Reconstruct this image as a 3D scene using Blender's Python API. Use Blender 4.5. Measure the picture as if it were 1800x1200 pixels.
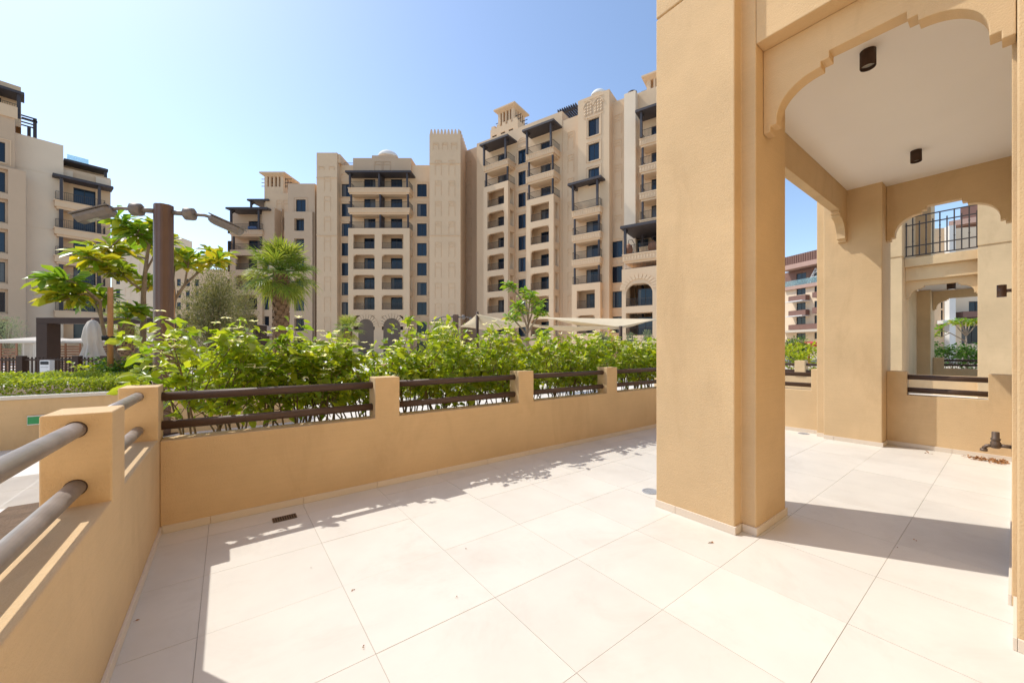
import bpy, math, random
import numpy as np
from mathutils import Vector, Matrix
R_ = math.radians
scene = bpy.context.scene
for o in list(bpy.data.objects): bpy.data.objects.remove(o)
col = scene.collection

# ------------------------------------------------------------------ camera
FPX, CX, CY, YAW = 676.0, 938.0, 614.0, 0.6728      # measured on the 1800 x 1200 photograph
CAMH = 0.6 / 0.4635
cam_d = bpy.data.cameras.new('Camera'); cam = bpy.data.objects.new('Camera', cam_d); col.objects.link(cam)
cam.location = (0, 0, CAMH); cam.rotation_euler = (R_(90), 0, -YAW)
cam_d.sensor_width = 36; cam_d.lens = FPX / 1800 * 36
cam_d.shift_x = (900 - CX) / 1800; cam_d.shift_y = (CY - 600) / 1800
cam_d.clip_start = 0.02; cam_d.clip_end = 2500
scene.camera = cam
scene.render.resolution_x, scene.render.resolution_y = 1024, 682

# ------------------------------------------------------------------ light
SUN_EL, SUN_AZ = 53.5, -30.0          # azimuth from +Y towards +X
w = bpy.data.worlds.new('World'); scene.world = w; w.use_nodes = True
nt = w.node_tree; bg = nt.nodes['Background']
sky = nt.nodes.new('ShaderNodeTexSky'); sky.sky_type = 'NISHITA'; sky.sun_disc = False
sky.sun_elevation = R_(SUN_EL); sky.sun_rotation = R_(SUN_AZ)
sky.air_density = 1.0; sky.dust_density = 0.65; sky.ozone_density = 0.9; sky.altitude = 0
nt.links.new(sky.outputs[0], bg.inputs[0]); bg.inputs[1].default_value = 0.15
sd = bpy.data.lights.new('Sun', 'SUN'); sd.energy = 2.45; sd.angle = R_(0.53); sd.color = (1.0, 0.95, 0.87)
sun = bpy.data.objects.new('Sun', sd); col.objects.link(sun)
sv = Vector((math.sin(R_(SUN_AZ)) * math.cos(R_(SUN_EL)), math.cos(R_(SUN_AZ)) * math.cos(R_(SUN_EL)), math.sin(R_(SUN_EL))))
sun.rotation_euler = sv.to_track_quat('Z', 'Y').to_euler(); sun.location = sv * 60
vs = scene.view_settings; vs.view_transform = 'Standard'; vs.look = 'None'; vs.gamma = 1.0
vs.use_curve_mapping = False; vs.exposure = 0.64
scene.render.engine = 'CYCLES'
scene.cycles.max_bounces = 8; scene.cycles.diffuse_bounces = 5; scene.cycles.transparent_max_bounces = 8
scene.cycles.transmission_bounces = 4

# ------------------------------------------------------------------ geometry of the view
cY, sY = math.cos(YAW), math.sin(YAW)
RV = np.array([cY, -sY]); FV = np.array([sY, cY])
def c2w(xc, d): p = xc * RV + d * FV; return float(p[0]), float(p[1])
def at(px, d): return c2w((px - CX) / FPX * d, d)
def zat(py, d): return CAMH - (py - CY) * d / FPX
def onx(px, X):
    v = (px - CX) / FPX * RV + FV; return float(X / v[0] * v[1])
def ony(px, Y):
    v = (px - CX) / FPX * RV + FV; return float(Y / v[1] * v[0])

# ------------------------------------------------------------------ helpers
class MB:
    def __init__(s): s.v = []; s.f = []; s.sm = []
    def quad(s, a, b, c, d):
        n = len(s.v); s.v += [a, b, c, d]; s.f.append((n, n+1, n+2, n+3)); s.sm.append(False); return s
    def box(s, x0, x1, y0, y1, z0, z1):
        n = len(s.v)
        s.v += [(x0,y0,z0),(x1,y0,z0),(x1,y1,z0),(x0,y1,z0),(x0,y0,z1),(x1,y0,z1),(x1,y1,z1),(x0,y1,z1)]
        for q in ((0,3,2,1),(4,5,6,7),(0,1,5,4),(1,2,6,5),(2,3,7,6),(3,0,4,7)):
            s.f.append(tuple(n+i for i in q)); s.sm.append(False)
        return s
    def prism(s, pts, axis, a0, a1):
        """closed outline (list of 2-d points) swept along an axis. axis z: pts are (x,y); y: (x,z); x: (y,z)"""
        def mk(p, a):
            return {'z': (p[0], p[1], a), 'y': (p[0], a, p[1]), 'x': (a, p[0], p[1])}[axis]
        n = len(s.v); m = len(pts)
        s.v += [mk(p, a0) for p in pts] + [mk(p, a1) for p in pts]
        for i in range(m):
            j = (i+1) % m; s.f.append((n+i, n+j, n+m+j, n+m+i)); s.sm.append(False)
        s.f.append(tuple(n+i for i in reversed(range(m)))); s.f.append(tuple(n+m+i for i in range(m)))
        s.sm += [False, False]; return s
    def tube(s, pts, rad, seg=8, cap=True):
        pts = [Vector(p) for p in pts]; m = len(pts)
        if not hasattr(rad, '__len__'): rad = [rad] * m
        n0 = len(s.v); up = None
        for i, p in enumerate(pts):
            t = (pts[min(i+1, m-1)] - pts[max(i-1, 0)]).normalized()
            if up is None: up = t.orthogonal().normalized()
            else:
                up = up - t * up.dot(t)
                up = up.normalized() if up.length > 1e-6 else t.orthogonal().normalized()
            b = t.cross(up)
            for k in range(seg):
                a = 2*math.pi*k/seg; q = p + (up*math.cos(a) + b*math.sin(a)) * rad[i]
                s.v.append(tuple(q))
        for i in range(m-1):
            for k in range(seg):
                a = n0+i*seg+k; b_ = n0+i*seg+(k+1) % seg
                s.f.append((a, b_, b_+seg, a+seg)); s.sm.append(True)
        if cap:
            s.f.append(tuple(n0+k for k in reversed(range(seg)))); s.f.append(tuple(n0+(m-1)*seg+k for k in range(seg))); s.sm += [False, False]
        return s
    def lathe(s, prof, c=(0,0,0), seg=16, cap=True):
        n0 = len(s.v); m = len(prof)
        for r, z in prof:
            for k in range(seg):
                a = 2*math.pi*k/seg; s.v.append((c[0]+r*math.cos(a), c[1]+r*math.sin(a), c[2]+z))
        for i in range(m-1):
            for k in range(seg):
                a = n0+i*seg+k; b = n0+i*seg+(k+1) % seg; s.f.append((a, b, b+seg, a+seg)); s.sm.append(True)
        if cap:
            s.f.append(tuple(n0+k for k in reversed(range(seg)))); s.f.append(tuple(n0+(m-1)*seg+k for k in range(seg))); s.sm += [False, False]
        return s
    def xf(s, M, start=0):
        for i in range(start, len(s.v)): s.v[i] = tuple(M @ Vector(s.v[i]))
        return s
    def mesh(s, name, m):
        me = bpy.data.meshes.new(name); me.from_pydata(s.v, [], s.f)
        me.polygons.foreach_set('use_smooth', s.sm)
        if m: me.materials.append(m)
        me.update(); return me
    def build(s, name, m, parent=None, bev=0):
        o = bpy.data.objects.new(name, s.mesh(name, m)); col.objects.link(o)
        if parent: o.parent = parent
        if bev:
            b = o.modifiers.new('Bevel', 'BEVEL'); b.width = bev; b.segments = 2; b.limit_method = 'ANGLE'; b.angle_limit = R_(40)
        return o
def link(name, me, parent=None, loc=(0,0,0), rz=0, scale=None):
    o = bpy.data.objects.new(name, me); col.objects.link(o)
    if parent: o.parent = parent
    o.location = loc; o.rotation_euler = (0, 0, rz)
    if scale: o.scale = scale
    return o
def tag(o, label, cat, group=None, kind=None):
    o['label'] = label; o['category'] = cat
    if group: o['group'] = group
    if kind: o['kind'] = kind
    return o
def thing(name, label, cat, loc=(0,0,0), rz=0, group=None):
    o = bpy.data.objects.new(name, None); col.objects.link(o); o.empty_display_size = 0.1
    o.location = loc; o.rotation_euler = (0, 0, rz); return tag(o, label, cat, group)
def struct(name, mb, m, parent=None):
    o = mb.build(name, m, parent)
    if not parent: o['kind'] = 'structure'
    return o
ORD = ['first','second','third','fourth','fifth','sixth','seventh','eighth','ninth','tenth','eleventh','twelfth','thirteenth','fourteenth','fifteenth','sixteenth','seventeenth','eighteenth','nineteenth','twentieth']

# ------------------------------------------------------------------ materials
def lin(c): return tuple((x/12.92 if x <= .04045 else ((x+.055)/1.055)**2.4) for x in c)
def nodes(name):
    m = bpy.data.materials.new(name); m.use_nodes = True
    return m, m.node_tree, m.node_tree.nodes['Principled BSDF']
def N(t, kind, **kw):
    n = t.nodes.new(kind)
    for k, v in kw.items():
        if k in ('inp',):
            for a, b in v.items(): n.inputs[a].default_value = b
        else: setattr(n, k, v)
    return n
def mat(name, c, rough=.8, var=.08, vscale=1.5, bump=0, bscale=60, metal=0, rnd=0, spec=None, stain=0, coords='pos', bdist=.004, streak=0):
    """painted / mineral surface: base colour, soft large-scale variation, fine relief"""
    m, t, p = nodes(name); L = t.links
    if coords == 'pos': src = N(t, 'ShaderNodeNewGeometry').outputs['Position']
    else: src = N(t, 'ShaderNodeTexCoord').outputs['Object']
    n1 = N(t, 'ShaderNodeTexNoise', inp={'Scale': vscale, 'Detail': 6.0, 'Roughness': .6}); L.new(src, n1.inputs['Vector'])
    mr = N(t, 'ShaderNodeMapRange', inp={'From Min': .25, 'From Max': .75, 'To Min': 1-var, 'To Max': 1+var}); L.new(n1.outputs['Fac'], mr.inputs['Value'])
    fac = mr.outputs['Result']
    if rnd:
        oi = N(t, 'ShaderNodeObjectInfo'); r2 = N(t, 'ShaderNodeMapRange', inp={'To Min': 1-rnd, 'To Max': 1+rnd}); L.new(oi.outputs['Random'], r2.inputs['Value'])
        mu = N(t, 'ShaderNodeMath', operation='MULTIPLY'); L.new(fac, mu.inputs[0]); L.new(r2.outputs['Result'], mu.inputs[1]); fac = mu.outputs[0]
    if streak:                                                   # horizontal trowel / brush drag
        mp0 = N(t, 'ShaderNodeMapping'); mp0.inputs['Scale'].default_value = (2.2, 2.2, 75); L.new(src, mp0.inputs['Vector'])
        n0 = N(t, 'ShaderNodeTexNoise', inp={'Scale': 1.0, 'Detail': 4.0, 'Roughness': .6}); L.new(mp0.outputs[0], n0.inputs['Vector'])
        r0 = N(t, 'ShaderNodeMapRange', inp={'From Min': .3, 'From Max': .7, 'To Min': 1-streak, 'To Max': 1+streak}); L.new(n0.outputs['Fac'], r0.inputs['Value'])
        m0 = N(t, 'ShaderNodeMath', operation='MULTIPLY'); L.new(fac, m0.inputs[0]); L.new(r0.outputs['Result'], m0.inputs[1]); fac = m0.outputs[0]
    vm = N(t, 'ShaderNodeVectorMath', operation='SCALE'); vm.inputs[0].default_value = c[:3]; L.new(fac, vm.inputs['Scale'])
    out = vm.outputs[0]
    if stain:
        mp = N(t, 'ShaderNodeMapping'); mp.inputs['Scale'].default_value = (1.3, 1.3, .5); L.new(src, mp.inputs['Vector'])
        n3 = N(t, 'ShaderNodeTexNoise', inp={'Scale': 1.1, 'Detail': 9.0, 'Roughness': .7, 'Distortion': .6}); L.new(mp.outputs[0], n3.inputs['Vector'])
        cr = N(t, 'ShaderNodeMapRange', inp={'From Min': .52, 'From Max': .75, 'To Min': 0., 'To Max': stain}); L.new(n3.outputs['Fac'], cr.inputs['Value'])
        mx = N(t, 'ShaderNodeMix', data_type='RGBA'); L.new(cr.outputs['Result'], mx.inputs[0]); L.new(out, mx.inputs[6])
        mx.inputs[7].default_value = (c[0]*.62, c[1]*.55, c[2]*.5, 1); out = mx.outputs[2]
    L.new(out, p.inputs['Base Color'])
    p.inputs['Roughness'].default_value = rough; p.inputs['Metallic'].default_value = metal
    if spec is not None: p.inputs['Specular IOR Level'].default_value = spec
    if bump:
        n2 = N(t, 'ShaderNodeTexNoise', inp={'Scale': bscale, 'Detail': 5.0, 'Roughness': .65}); L.new(src, n2.inputs['Vector'])
        b = N(t, 'ShaderNodeBump', inp={'Strength': bump, 'Distance': bdist}); L.new(n2.outputs['Fac'], b.inputs['Height']); L.new(b.outputs[0], p.inputs['Normal'])
    return m
def leafmat(name, c, c2, trans=.45, rough=.4, spec=.4):
    m, t, p = nodes(name); L = t.links
    src = N(t, 'ShaderNodeNewGeometry')
    at_ = N(t, 'ShaderNodeAttribute'); at_.attribute_name = 'tone'
    mx = N(t, 'ShaderNodeMix', data_type='RGBA'); L.new(at_.outputs['Fac'], mx.inputs[0]); mx.inputs[6].default_value = (*c, 1); mx.inputs[7].default_value = (*c2, 1)
    L.new(mx.outputs[2], p.inputs['Base Color']); p.inputs['Roughness'].default_value = rough; p.inputs['Specular IOR Level'].default_value = spec
    tr = N(t, 'ShaderNodeBsdfTranslucent')
    hs = N(t, 'ShaderNodeVectorMath', operation='MULTIPLY'); L.new(mx.outputs[2], hs.inputs[0]); hs.inputs[1].default_value = (2.3, 2.1, .9); L.new(hs.outputs[0], tr.inputs['Color'])
    sh = N(t, 'ShaderNodeMixShader'); sh.inputs[0].default_value = trans
    L.new(p.outputs[0], sh.inputs[1]); L.new(tr.outputs[0], sh.inputs[2]); L.new(sh.outputs[0], t.nodes['Material Output'].inputs[0])
    return m
M = {}
M['stucco'] = mat('ochre_stucco', (.655, .47, .262), .88, .13, 1.0, .9, 120, stain=.42, streak=.02)
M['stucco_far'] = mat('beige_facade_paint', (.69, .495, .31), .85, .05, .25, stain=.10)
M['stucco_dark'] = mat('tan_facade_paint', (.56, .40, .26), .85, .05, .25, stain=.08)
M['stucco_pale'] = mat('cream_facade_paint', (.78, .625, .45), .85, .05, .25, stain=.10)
M['ceiling'] = mat('white_ceiling_paint', (.86, .81, .735), .9, .03, .8, .1, 80)
M['tile'] = mat('cream_porcelain_tile', (.675, .64, .575), .48, .06, 2.6, .08, 200, rnd=.04, spec=.35, stain=.30)
M['skirt'] = mat('cream_skirting_tile', (.70, .61, .50), .55, .04, 4, .05, 200, rnd=.03)
M['grout'] = mat('grey_grout', (.44, .39, .33), .95, .1, 8)
M['paving'] = mat('pale_paving', (.72, .66, .58), .8, .06, 2.0, .15, 90, rnd=.04, stain=.15)
M['soil'] = mat('brown_soil', (.20, .13, .08), 1, .3, 9, .8, 40, bdist=.03)
M['sand'] = mat('sandy_ground', (.50, .42, .32), 1, .1, .3)
M['rail'] = mat('bronze_painted_rail', (.085, .052, .038), .5, .12, 12, .08, 150, spec=.35)
M['rail_worn'] = mat('worn_bronze_rail', (.26, .225, .20), .38, .35, 9, .15, 120, spec=.6)
M['brown'] = mat('dark_bronze_metal', (.062, .036, .025), .6, .08, 6, spec=.2)
M['lampbrown'] = mat('brown_lamp_post_paint', (.125, .066, .042), .38, .1, 5, spec=.5)
M['lampgrey'] = mat('weathered_grey_lamp_metal', (.20, .17, .145), .5, .2, 18, .1, 80)
M['perg'] = mat('charcoal_pergola', (.05, .042, .045), .6, .08, 2)
M['winframe'] = mat('dark_window_frame', (.022, .02, .022), .4, .05, 3)
M['archdark'] = mat('painted_arch_shade', (.16, .115, .08), .9, .1, 1)  # dark colour stands in for the shade inside the arches
M['iron'] = mat('wrought_iron_bronze', (.045, .032, .026), .5, .05, 6)
M['black'] = mat('black_rubber', (.015, .014, .014), .6, .05, 8)
M['white'] = mat('white_plastic', (.72, .71, .69), .5, .03, 8)
M['domewhite'] = mat('white_dome_render', (.75, .72, .66), .8, .04, 1)
M['woodred'] = mat('reddish_timber_slat', (.30, .125, .055), .6, .18, 8)
M['stake'] = mat('orange_timber_stake', (.52, .26, .10), .7, .15, 10)
M['canvas'] = mat('beige_canvas', (.60, .52, .42), .9, .05, 5, .2, 60)
M['sail'] = mat('cream_shade_cloth', (.64, .52, .34), .9, .05, 3)
M['bark'] = mat('grey_brown_bark', (.30, .22, .15), .9, .25, 14, .7, 40, bdist=.01)
M['palmbark'] = mat('palm_trunk_fibre', (.25, .145, .075), .95, .35, 16, .6, 50, bdist=.02)
M['stem'] = mat('shrub_stem', (.20, .145, .08), .85, .2, 15)
M['cladding'] = mat('red_brown_cladding', (.22, .115, .085), .7, .08, 1.5)
M['pinkband'] = mat('pinkish_fascia', (.46, .30, .24), .8, .05, 1)
M['redcloth'] = mat('red_fabric', (.55, .05, .04), .8, .1, 5)
M['rooftile'] = mat('brown_roof_shingle', (.17, .12, .085), .9, .2, 6, .5, 20, bdist=.02)
M['green_sign'] = mat('green_sign_plate', (.02, .30, .10), .35, .05, 9)
M['brass'] = mat('weathered_brown_tap_metal', (.15, .105, .075), .42, .15, 30, metal=.3)
M['steel'] = mat('brushed_steel', (.40, .40, .40), .35, .08, 30, metal=.9)
M['drainsteel'] = mat('matt_steel', (.36, .37, .39), .5, .1, 30)
M['deadleaf'] = mat('dry_leaf', (.36, .17, .06), .8, .3, 30)
M['lamp_lens'] = mat('clear_lamp_reflector', (.75, .72, .62), .2, .05, 30, metal=.6)
M['bluecloth'] = mat('blue_cloth', (.10, .17, .32), .8, .1, 6)
m, t, p = nodes('dark_blue_glass'); p.inputs['Base Color'].default_value = (.006, .017, .034, 1); p.inputs['Roughness'].default_value = .04; p.inputs['Specular IOR Level'].default_value = .38
oi = N(t, 'ShaderNodeObjectInfo'); mx = N(t, 'ShaderNodeMix', data_type='RGBA'); t.links.new(oi.outputs['Random'], mx.inputs[0]); mx.inputs[6].default_value = (.004, .010, .020, 1); mx.inputs[7].default_value = (.018, .040, .070, 1); t.links.new(mx.outputs[2], p.inputs['Base Color'])
nz = N(t, 'ShaderNodeTexNoise', inp={'Scale': .8, 'Detail': 1.0}); gp = N(t, 'ShaderNodeNewGeometry'); t.links.new(gp.outputs['Position'], nz.inputs['Vector']); bp = N(t, 'ShaderNodeBump', inp={'Strength': .12, 'Distance': .05}); t.links.new(nz.outputs['Fac'], bp.inputs['Height']); t.links.new(bp.outputs[0], p.inputs['Normal'])
M['glass'] = m
m, t, p = nodes('clear_balustrade_glass'); p.inputs['Base Color'].default_value = (.55, .75, .78, 1); p.inputs['Roughness'].default_value = .05; p.inputs['Transmission Weight'].default_value = .75; p.inputs['IOR'].default_value = 1.1
M['clearglass'] = m
M['curtain'] = mat('dim_curtain_behind_glass', (.10, .10, .10), .25, .1, 4, spec=.5)
M['leaf'] = leafmat('glossy_shrub_leaf', (.125, .225, .018), (.37, .41, .030), .48, .33, .5)
M['leaf_lime'] = leafmat('lime_shrub_leaf', (.19, .28, .022), (.42, .44, .035), .48, .42, .4)
M['leaf_dark'] = leafmat('dark_bush_leaf', (.035, .10, .018), (.10, .20, .03), .35, .45, .35)
M['leaf_cover'] = leafmat('groundcover_leaf', (.17, .27, .03), (.40, .43, .06), .4, .5, .3)
M['leaf_plum'] = leafmat('plumeria_leaf', (.15, .27, .03), (.50, .40, .03), .42, .32, .5)
M['leaf_olive'] = leafmat('olive_leaf', (.12, .13, .055), (.26, .25, .13), .3, .6, .3)
M['leaf_palm'] = leafmat('fan_palm_leaf', (.12, .20, .03), (.42, .42, .10), .4, .45, .35)
M['leaf_silver'] = leafmat('silver_shrub_leaf', (.15, .20, .14), (.28, .32, .23), .25, .7, .2)
M['petal'] = leafmat('white_petal', (.78, .78, .72), (.85, .85, .8), .35, .6, .2)

# ------------------------------------------------------------------ foliage generator
LEAF = np.array([(0,0,0),(-.5,.36,.08),(-.42,.68,.04),(0,1,-.10),(.42,.68,.04),(.5,.36,.08),(0,.36,-.02),(0,.68,-.06)], float)
LEAF_F = [(0,5,6),(0,6,1),(6,5,4,7),(1,6,7,2),(7,4,3),(2,7,3)]
LEAFO = np.array([(0,0,0),(-.30,.40,.05),(-.5,.74,.03),(0,1,-.06),(.5,.74,.03),(.30,.40,.05),(0,.40,-.02),(0,.74,-.05)], float)
CARD = np.array([(0,0,0),(-.5,.45,.06),(0,1,-.05),(.5,.45,.06)], float); CARD_F = [(0,3,2,1)]
def foliage(name, P, D, length, width, m, parent=None, card=False, tone=None, rng=None, roll=.8, droop=0, tpl=None):
    """leaves at points P growing along D; every leaf is real, folded geometry"""
    T = CARD if card else (LEAF if tpl is None else tpl); F = CARD_F if card else LEAF_F
    n = len(P); D = D / (np.linalg.norm(D, axis=1, keepdims=True) + 1e-9)
    up = np.tile(np.array([0, 0, 1.]), (n, 1)) + rng.normal(0, roll, (n, 3))
    S = np.cross(D, up); S /= (np.linalg.norm(S, axis=1, keepdims=True) + 1e-9); U = np.cross(S, D)
    ln = np.asarray(length)[:, None, None] if hasattr(length, '__len__') else np.full((n,1,1), length)
    wd = np.asarray(width)[:, None, None] if hasattr(width, '__len__') else np.full((n,1,1), width)
    t = T[None]
    V = P[:, None] + S[:, None]*t[..., 0:1]*wd + D[:, None]*t[..., 1:2]*ln + U[:, None]*t[..., 2:3]*ln
    if droop: V[..., 2] -= droop * (t[..., 1]**2) * ln[..., 0]
    k = len(T); V = V.reshape(-1, 3)
    faces = []
    base = np.arange(n) * k
    me = bpy.data.meshes.new(name)
    loops = []; starts = []; tot = 0; cnts = [len(f) for f in F]
    fl = np.concatenate([np.array(f) for f in F]); L = len(fl)
    allloops = (base[:, None] + fl[None]).ravel()
    st = np.concatenate([[0], np.cumsum(cnts)[:-1]]); allst = (np.arange(n)[:, None]*L + st[None]).ravel()
    me.vertices.add(len(V)); me.vertices.foreach_set('co', V.ravel())
    me.loops.add(len(allloops)); me.loops.foreach_set('vertex_index', allloops.astype(np.int32))
    me.polygons.add(len(allst)); me.polygons.foreach_set('loop_start', allst.astype(np.int32))
    me.polygons.foreach_set('use_smooth', np.ones(len(allst), bool))
    if tone is None: tone = np.clip(rng.beta(1.6, 2.2, n), 0, 1)
    a = me.attributes.new('tone', 'FLOAT', 'POINT'); a.data.foreach_set('value', np.repeat(tone, k).astype(np.float32))
    me.materials.append(m); me.update(calc_edges=True); me.validate()
    o = bpy.data.objects.new(name, me); col.objects.link(o)
    if parent: o.parent = parent
    return o
def rdir(rng, n): d = rng.normal(size=(n, 3)); return d / np.linalg.norm(d, axis=1, keepdims=True)

# ================================================================== SETTING
def wp(mb, name, m, parent, bev=0):
    """a part whose mesh is given in world coordinates"""
    o = mb.build(name, m, parent, bev)
    if parent: o.location = (-parent.location[0], -parent.location[1], -parent.location[2])
    return o
XL, YF, XE = -0.37, 3.74, 7.07           # inner faces of the left, far and end parapets
WT = 0.19                                # parapet thickness
g_ = MB().quad((-900,-900,-.14),(900,-900,-.14),(900,900,-.14),(-900,900,-.14)); struct('ground', g_, M['sand'])
# terrace floor: a grout bed and single tiles
fl = struct('terrace_floor', MB().box(XL-.1, 15.0, -3.0, YF+.1, -.12, -.0035), M['grout'])
TG = 0.6; X0 = 0.4948; Y0 = 2.898; GAP = .0024
full = None
def tile_range(o, lo, hi):
    a = math.floor((lo-o)/TG); b = math.ceil((hi-o)/TG); return range(a, b)
for i in tile_range(X0, XL, XE):
    for j in tile_range(Y0, -.9, YF):
        x0, x1 = X0+i*TG, X0+(i+1)*TG; y0, y1 = Y0+j*TG, Y0+(j+1)*TG
        a0, a1, b0, b1 = max(x0, XL), min(x1, XE), max(y0, -.9), min(y1, YF)
        if a1-a0 < .02 or b1-b0 < .02: continue
        whole = (a1-a0 > .599 and b1-b0 > .599)
        if whole:
            if full is None:
                full = MB().box(GAP/2, TG-GAP/2, GAP/2, TG-GAP/2, -.02, 0).mesh('floor_tile', M['tile'])
            o = link('floor_tile', full, fl, (x0, y0, random.Random(i*31+j).uniform(-.0006, .0006)))
        else:
            o = MB().box(a0+GAP/2, a1-GAP/2, b0+GAP/2, b1-GAP/2, -.02, 0).build('floor_tile', M['tile'], fl)
# paved paths outside the parapets
pp = struct('paved_path', MB().box(-14, 30, YF+WT+1.2, 16, -.12, -.004), M['grout'])
pl = struct('paved_path_side', MB().box(-14, XL-WT, -4, YF+WT+1.2, -.12, -.004), M['grout'])
slab = MB().box(.003, .897, .003, .597, -.04, .002).mesh('paving_slab', M['paving'])
for i in range(-7, 14):
    for j in range(0, 6): link('paving_slab', slab, pp, (i*.9 + (j % 2)*.45, YF+WT+1.2+j*.6, 0))
for i in range(5):
    for j in range(-2, 11): link('paving_slab', slab, pl, (XL-WT-.9*(i+1)-.002, YF+WT+.6-j*.6, 0))
pfar = MB().box(-14, 30, YF+WT+1.2+3.6, 16, -.03, .001).build('paving_field', M['paving'], pp)
bed = struct('planting_bed', MB().box(-1.4, 16, YF+WT, YF+WT+1.2, -.12, .01), M['soil'])
path2 = struct('paved_walk', MB().box(XE+WT, 30, -4, YF+WT, -.12, .003), M['paving'])
court = struct('courtyard_paving', MB().box(-60, 60, 16, 70, -.13, -.006), M['paving'])

SK_H, SK_T = .055, .012
def skirt(parent, a, b, nx, ny, off=0.0):
    """skirting tiles along a wall foot from a to b; (nx,ny) points into the room"""
    L = math.hypot(b[0]-a[0], b[1]-a[1]); ux, uy = (b[0]-a[0])/L, (b[1]-a[1])/L
    s = 0.0; first = off if off > 0 else .6
    while s < L-.004:
        e = min(L, s + (first if s == 0 else .6)); g = .0012
        p = [(a[0]+ux*(s+g), a[1]+uy*(s+g)), (a[0]+ux*(e-g), a[1]+uy*(e-g))]
        q = [(p[1][0]+nx*SK_T, p[1][1]+ny*SK_T), (p[0][0]+nx*SK_T, p[0][1]+ny*SK_T)]
        pts = p + q
        ar = sum(pts[k][0]*pts[(k+1) % 4][1]-pts[(k+1) % 4][0]*pts[k][1] for k in range(4))
        if ar < 0: pts = pts[::-1]
        wp(MB().prism(pts, 'z', .0006, SK_H), 'skirting_tile', M['skirt'], parent, .0015)
        s = e
ZL, ZF, ZP = .675, .65, 1.03             # wall tops, post tops
RZ = (.955, .748); RR = .033
# left parapet (next to the camera) with its posts and worn rails
lp = thing('parapet_wall', 'ochre parapet wall with two weathered rails at the left edge of the terrace', 'parapet', (XL-WT/2, 1.2, 0))
wp(MB().box(XL-WT, XL, -1.5, YF+WT, -.1, ZL), 'wall', M['stucco'], lp, .006)
posts_l = [(2.316, 2.56), (3.665, YF+WT)]
for a, b in posts_l: wp(MB().box(XL-WT-.001, XL+.0012, a, b, ZL-.02, ZP+.01), 'post', M['stucco'], lp, .007)
wp(MB().box(XL-WT-.001, XL+.0012, .2, .45, ZL-.02, ZP+.01), 'post', M['stucco'], lp, .007)
for z in RZ:
    for a, b in ((.44, 2.33), (2.55, 3.68)):
        r = wp(MB().tube([(XL-WT/2-.004, a, z+(.022 if z > .9 else 0)), (XL-WT/2-.004, b, z+(.022 if z > .9 else 0))], .030, 20), 'rail', M['rail_worn'], lp)
for y in (2.316,):
    for z in (RZ[0]+.022, RZ[1]): wp(MB().tube([(XL-WT/2-.004, y-.003, z), (XL-WT/2-.004, y+.004, z)], .0335, 20), 'rail_sleeve', M['rail'], lp)
skirt(lp, (XL, -1.2), (XL, YF-SK_T), 1, 0)
# far parapet
fp = thing('parapet_wall', 'long ochre parapet with dark rails in front of the flowering hedge', 'parapet', (3.3, YF+WT/2, 0))
wp(MB().box(XL+.0012, XE+WT, YF, YF+WT, -.1, ZF), 'wall', M['stucco'], fp, .006)
pxs = [(660, 702), (914, 936), (1067, 1085)]
fposts = [(ony(a, YF), ony(b, YF)) for a, b in pxs]
fposts = [((a+b)/2-.115, (a+b)/2+.115) for a, b in fposts] + [(6.05, 6.28), (XE, XE+WT)]
prev = XL
for a, b in fposts:
    wp(MB().box(a, b, YF-.0012, YF+WT+.001, ZF-.02, ZP), 'post', M['stucco'], fp, .007)
    for z in RZ: wp(MB().tube([(prev-.01, YF+WT/2, z), (a+.01, YF+WT/2, z)], RR, 16), 'rail', M['rail'], fp)
    prev = b
skirt(fp, (XL+SK_T, YF), (XE, YF), 0, -1, .26)
# end parapet beyond the portico, left of the far pillar
ep = thing('parapet_wall', 'low ochre end parapet with two rails left of the far pillar', 'parapet', (XE+WT/2, 2.8, 0))
wp(MB().box(XE, XE+WT, 1.87, YF-.002, -.1, .66), 'wall', M['stucco'], ep, .006)
wp(MB().box(XE-.0012, XE+WT+.001, 1.87, 1.98, .64, .99), 'post', M['stucco'], ep, .006)
for z in (.90, .735): wp(MB().tube([(XE+WT/2, 1.97, z), (XE+WT/2, YF+.02, z)], RR, 16), 'rail', M['rail'], ep)
skirt(ep, (XE, YF-SK_T), (XE, 1.87), -1, 0)

# ------------------------------------------------------------------ portico
def arc_profile(s0, s1, zb, zt, ztop, br=.43):
    """outline (s,z) of an arch panel: flat soffit between two stepped, scooped brackets"""
    def half(f):
        pts = [(0, zb), (.045, zb), (.045, zb+.04), (.085, zb+.04), (.085, zb+.075)]
        for k in range(1, 13):
            a = math.pi/2*k/12; pts.append((.085+.255*(1-math.cos(a)), zb+.075+(zt-zb-.155)*math.sin(a)))
        pts += [(.34, zt-.045), (.385, zt-.045), (.385, zt), (br, zt)]
        return pts
    sc = min(1.0, (s1-s0)/2.02/br)
    L = [(s0+x*sc, z) for x, z in half(0)]; Rr = [(s1-x*sc, z) for x, z in half(0)][::-1]
    out = []
    for q in L+Rr:
        if not out or abs(q[0]-out[-1][0])+abs(q[1]-out[-1][1]) > 1e-5: out.append(q)
    return out + [(s1, ztop), (s0, ztop)]
ZB, ZT, ZS, ZC = 2.80, 3.17, 3.42, 3.52
pb = thing('portico_building', 'ochre stucco portico with pillars and scooped arches on the right', 'building', (5.0, .6, 0))
foot = [(2.78,1.86),(2.78,1.23),(2.88,1.23),(2.88,1.13),(3.43,1.13),(3.43,1.76),(3.33,1.76),(3.33,1.86)]
wp(MB().prism(foot, 'z', 0, 4.012), 'pillar', M['stucco'], pb, .008)
wp(MB().prism([(x+.012 if x < 3 else x-.012, y-.012 if y > 1.5 else y+.012) for x, y in foot], 'z', 4.0, 4.04), 'groove', M['stucco'], pb)
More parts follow.
